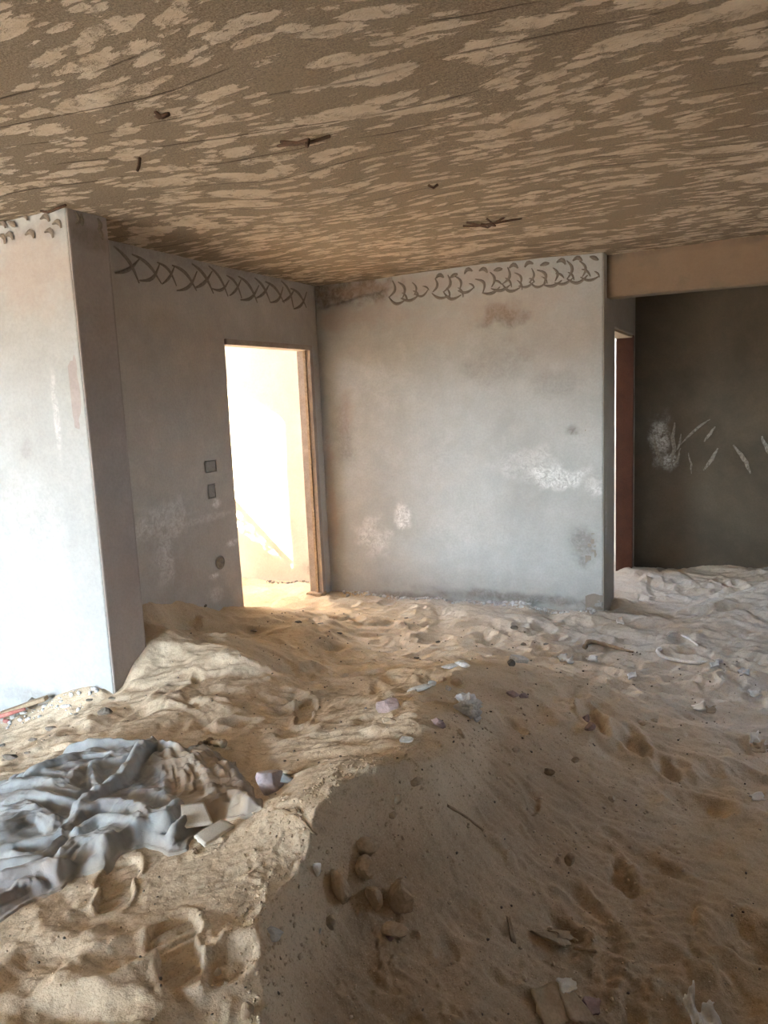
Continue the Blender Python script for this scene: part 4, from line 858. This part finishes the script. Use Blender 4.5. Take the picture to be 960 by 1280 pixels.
# electrical boxes in the shaded wall
def ebox(u, v, w_, h_, label, round_=False):
    p = atx(u, v, XD); e_ = empty('junction_box', (XD, p[1], p[2])); tag(e_, label, 'junction box')
    bm = bmesh.new()
    if round_: bmesh.ops.create_circle(bm, cap_ends=False, segments=20, radius=w_/2)
    else:
        for a, b in ((-1, -1), (1, -1), (1, 1), (-1, 1)): bm.verts.new((a*w_/2, b*h_/2, 0))
        bm.verts.ensure_lookup_table(); [bm.edges.new((bm.verts[i], bm.verts[(i+1) % 4])) for i in range(4)]
    ed = list(bm.edges); outer = list(bm.verts)
    g = bmesh.ops.extrude_edge_only(bm, edges=ed)['geom']; v1 = [x for x in g if isinstance(x, bmesh.types.BMVert)]; bmesh.ops.scale(bm, vec=(.82, .82, 1), verts=v1); e1 = [x for x in g if isinstance(x, bmesh.types.BMEdge)]
    for x in v1: x.co.z = .001
    for x in outer: x.co.z = -.004
    g = bmesh.ops.extrude_edge_only(bm, edges=e1)['geom']; v2 = [x for x in g if isinstance(x, bmesh.types.BMVert)]
    for x in v2: x.co.z = -.006; x.co.x *= .95; x.co.y *= .95
    bmesh.ops.transform(bm, matrix=Matrix.Rotation(math.pi/2, 4, 'Y')@Matrix.Rotation(math.pi/2, 4, 'Z'), verts=bm.verts)
    bmesh.ops.translate(bm, vec=(.010, 0, 0), verts=bm.verts); bm_to('rim', bm, M_hole, e_)
    bm = bmesh.new()
    if round_:
        bmesh.ops.create_circle(bm, cap_ends=True, segments=20, radius=w_*.41); bmesh.ops.rotate(bm, matrix=Matrix.Rotation(math.pi/2, 3, 'Y'), verts=bm.verts); bmesh.ops.translate(bm, vec=(.006, 0, 0), verts=bm.verts)
        bm_to('back_plate', bm, M_stoned, e_)
    else:
        add_box(bm, .002, .0055, -w_*.40, w_*.40, -h_*.40, h_*.40); bm_to('back_plate', bm, M_hole, e_)
ebox(263, 583, .125, .085, 'shallow grey wide junction box, upper of two beside the doorway')
ebox(264, 614, .085, .105, 'shallow grey upright junction box, lower of two beside the doorway')
ebox(275, 703, .10, .10, 'dark round junction hole low on the shaded wall', True)

# rebar ends in the ceiling
def hooks_(u, v, strokes, label):
    p = atz(u, v, H-.004); e_ = empty('rebar_hook', p); tag(e_, label, 'rebar')
    for s_ in strokes:
        bm = bmesh.new(); tube_bm(bm, [Vector(a)*(1.15 if len(strokes) > 2 else .85) for a in s_], .0062, 6); bm_to('bar', bm, M_rust, e_, True)
    return e_
hooks_(383, 170, [[(-.13, .03, 0), (-.05, .01, -.012), (.02, -.02, -.020), (.03, -.05, -.05)], [(-.10, .0, .0), (-.02, .03, -.012), (.08, .01, -.012)], [(-.08, .05, 0), (.0, .0, -.02), (.015, -.03, -.04)]], 'bundle of bent rusty bars sticking from the middle of the ceiling')
hooks_(175, 200, [[(0, 0, .01), (0, -.01, -.03), (.006, -.03, -.055)]], 'single short rusty bar end in the ceiling at left')
hooks_(608, 277, [[(-.13, .03, .0), (-.05, -.02, -.02), (.03, .01, -.012), (.17, .04, .0)], [(-.09, -.04, 0), (0, .02, -.025), (.10, -.03, 0)], [(-.04, .04, 0), (.05, -.02, -.03), (.02, -.06, 0)]], 'tangled rusty wire end in the ceiling near the far wall')
hooks_(540, 232, [[(-.02, 0, .005), (.01, 0, -.015), (.03, .01, .004)]], 'tiny dark wire stub in the ceiling between the two larger ones')
hooks_(198, 143, [[(-.03, .02, .005), (.0, 0, -.012), (.04, .02, .004)], [(.0, -.02, .005), (.01, .01, -.012), (.03, .03, .004)]], 'small dark wire knot in the ceiling at upper left')
hooks_(72, 262, [[(-.10, -.03, .0), (-.03, -.045, -.02), (.03, -.04, -.01), (.10, -.03, .005)]], 'dark wire curling where the ceiling meets the left block')

# ---------------------------------------------------------------- stair and railing on the landing (they shade the landing wall)
st = empty('staircase', (-4.75, 5.4, FL)); tag(st, 'concrete stair flight climbing beyond the bright doorway', 'staircase')
for i in range(8):
    x1 = -4.82-.176*i; z1 = FL+.17*(i+1)+.05; box('step', x1-.176+4.75, x1+4.75, -.42, .26, max(-.02, z1-FL-.5-.0), z1-FL, M_conc, st, .006)
rl = empty('stair_railing', (-4.80, 5.70, FL)); tag(rl, 'pale ornate iron stair railing beyond the bright doorway', 'railing')
def RZ(x): return 1.06-.965*(x+5.30)
def LP(x, z): return Vector((x+4.80, 0, z-FL))
bm = bmesh.new(); tube_bm(bm, [LP(-6.0, RZ(-6.0)), LP(-4.80, RZ(-4.80))], .030, 10); bm_to('handrail', bm, M_iron, rl, True)
bm = bmesh.new(); tube_bm(bm, [LP(-6.0, RZ(-6.0)-.40), LP(-4.80, RZ(-4.80)-.40)], .012, 8); bm_to('lower_rail', bm, M_iron, rl, True)
bm = bmesh.new(); tube_bm(bm, [LP(-4.80, FL-.05), LP(-4.80, RZ(-4.80)+.02)], .018, 8); bm_to('newel_post', bm, M_iron, rl, True)
bm = bmesh.new()
for s_ in (1, -1):
    for (cx0, cz0, rr0) in ((0, .10, .055), (0, -.09, .05), (.03, .0, .03)):
        pts = [Vector((cx0+s_*.028+s_*rr0*(1-t*.75)*math.cos(t*7+1), 0, cz0+rr0*(1-t*.75)*math.sin(t*7+1))) for t in np.linspace(0, 1, 16)]; tube_bm(bm, pts, .0075, 5)
tube_bm(bm, [Vector((0, 0, -.20)), Vector((0, 0, .20))], .006, 5)
sc_me = bpy.data.meshes.new('scroll_panel'); bm.to_mesh(sc_me); bm.free(); sc_me.materials.append(M_iron)
for i in range(9):
    x = -4.88-.125*i; o = link('scroll_panel', sc_me, None, rl); o.location = LP(x, RZ(x)-.20)
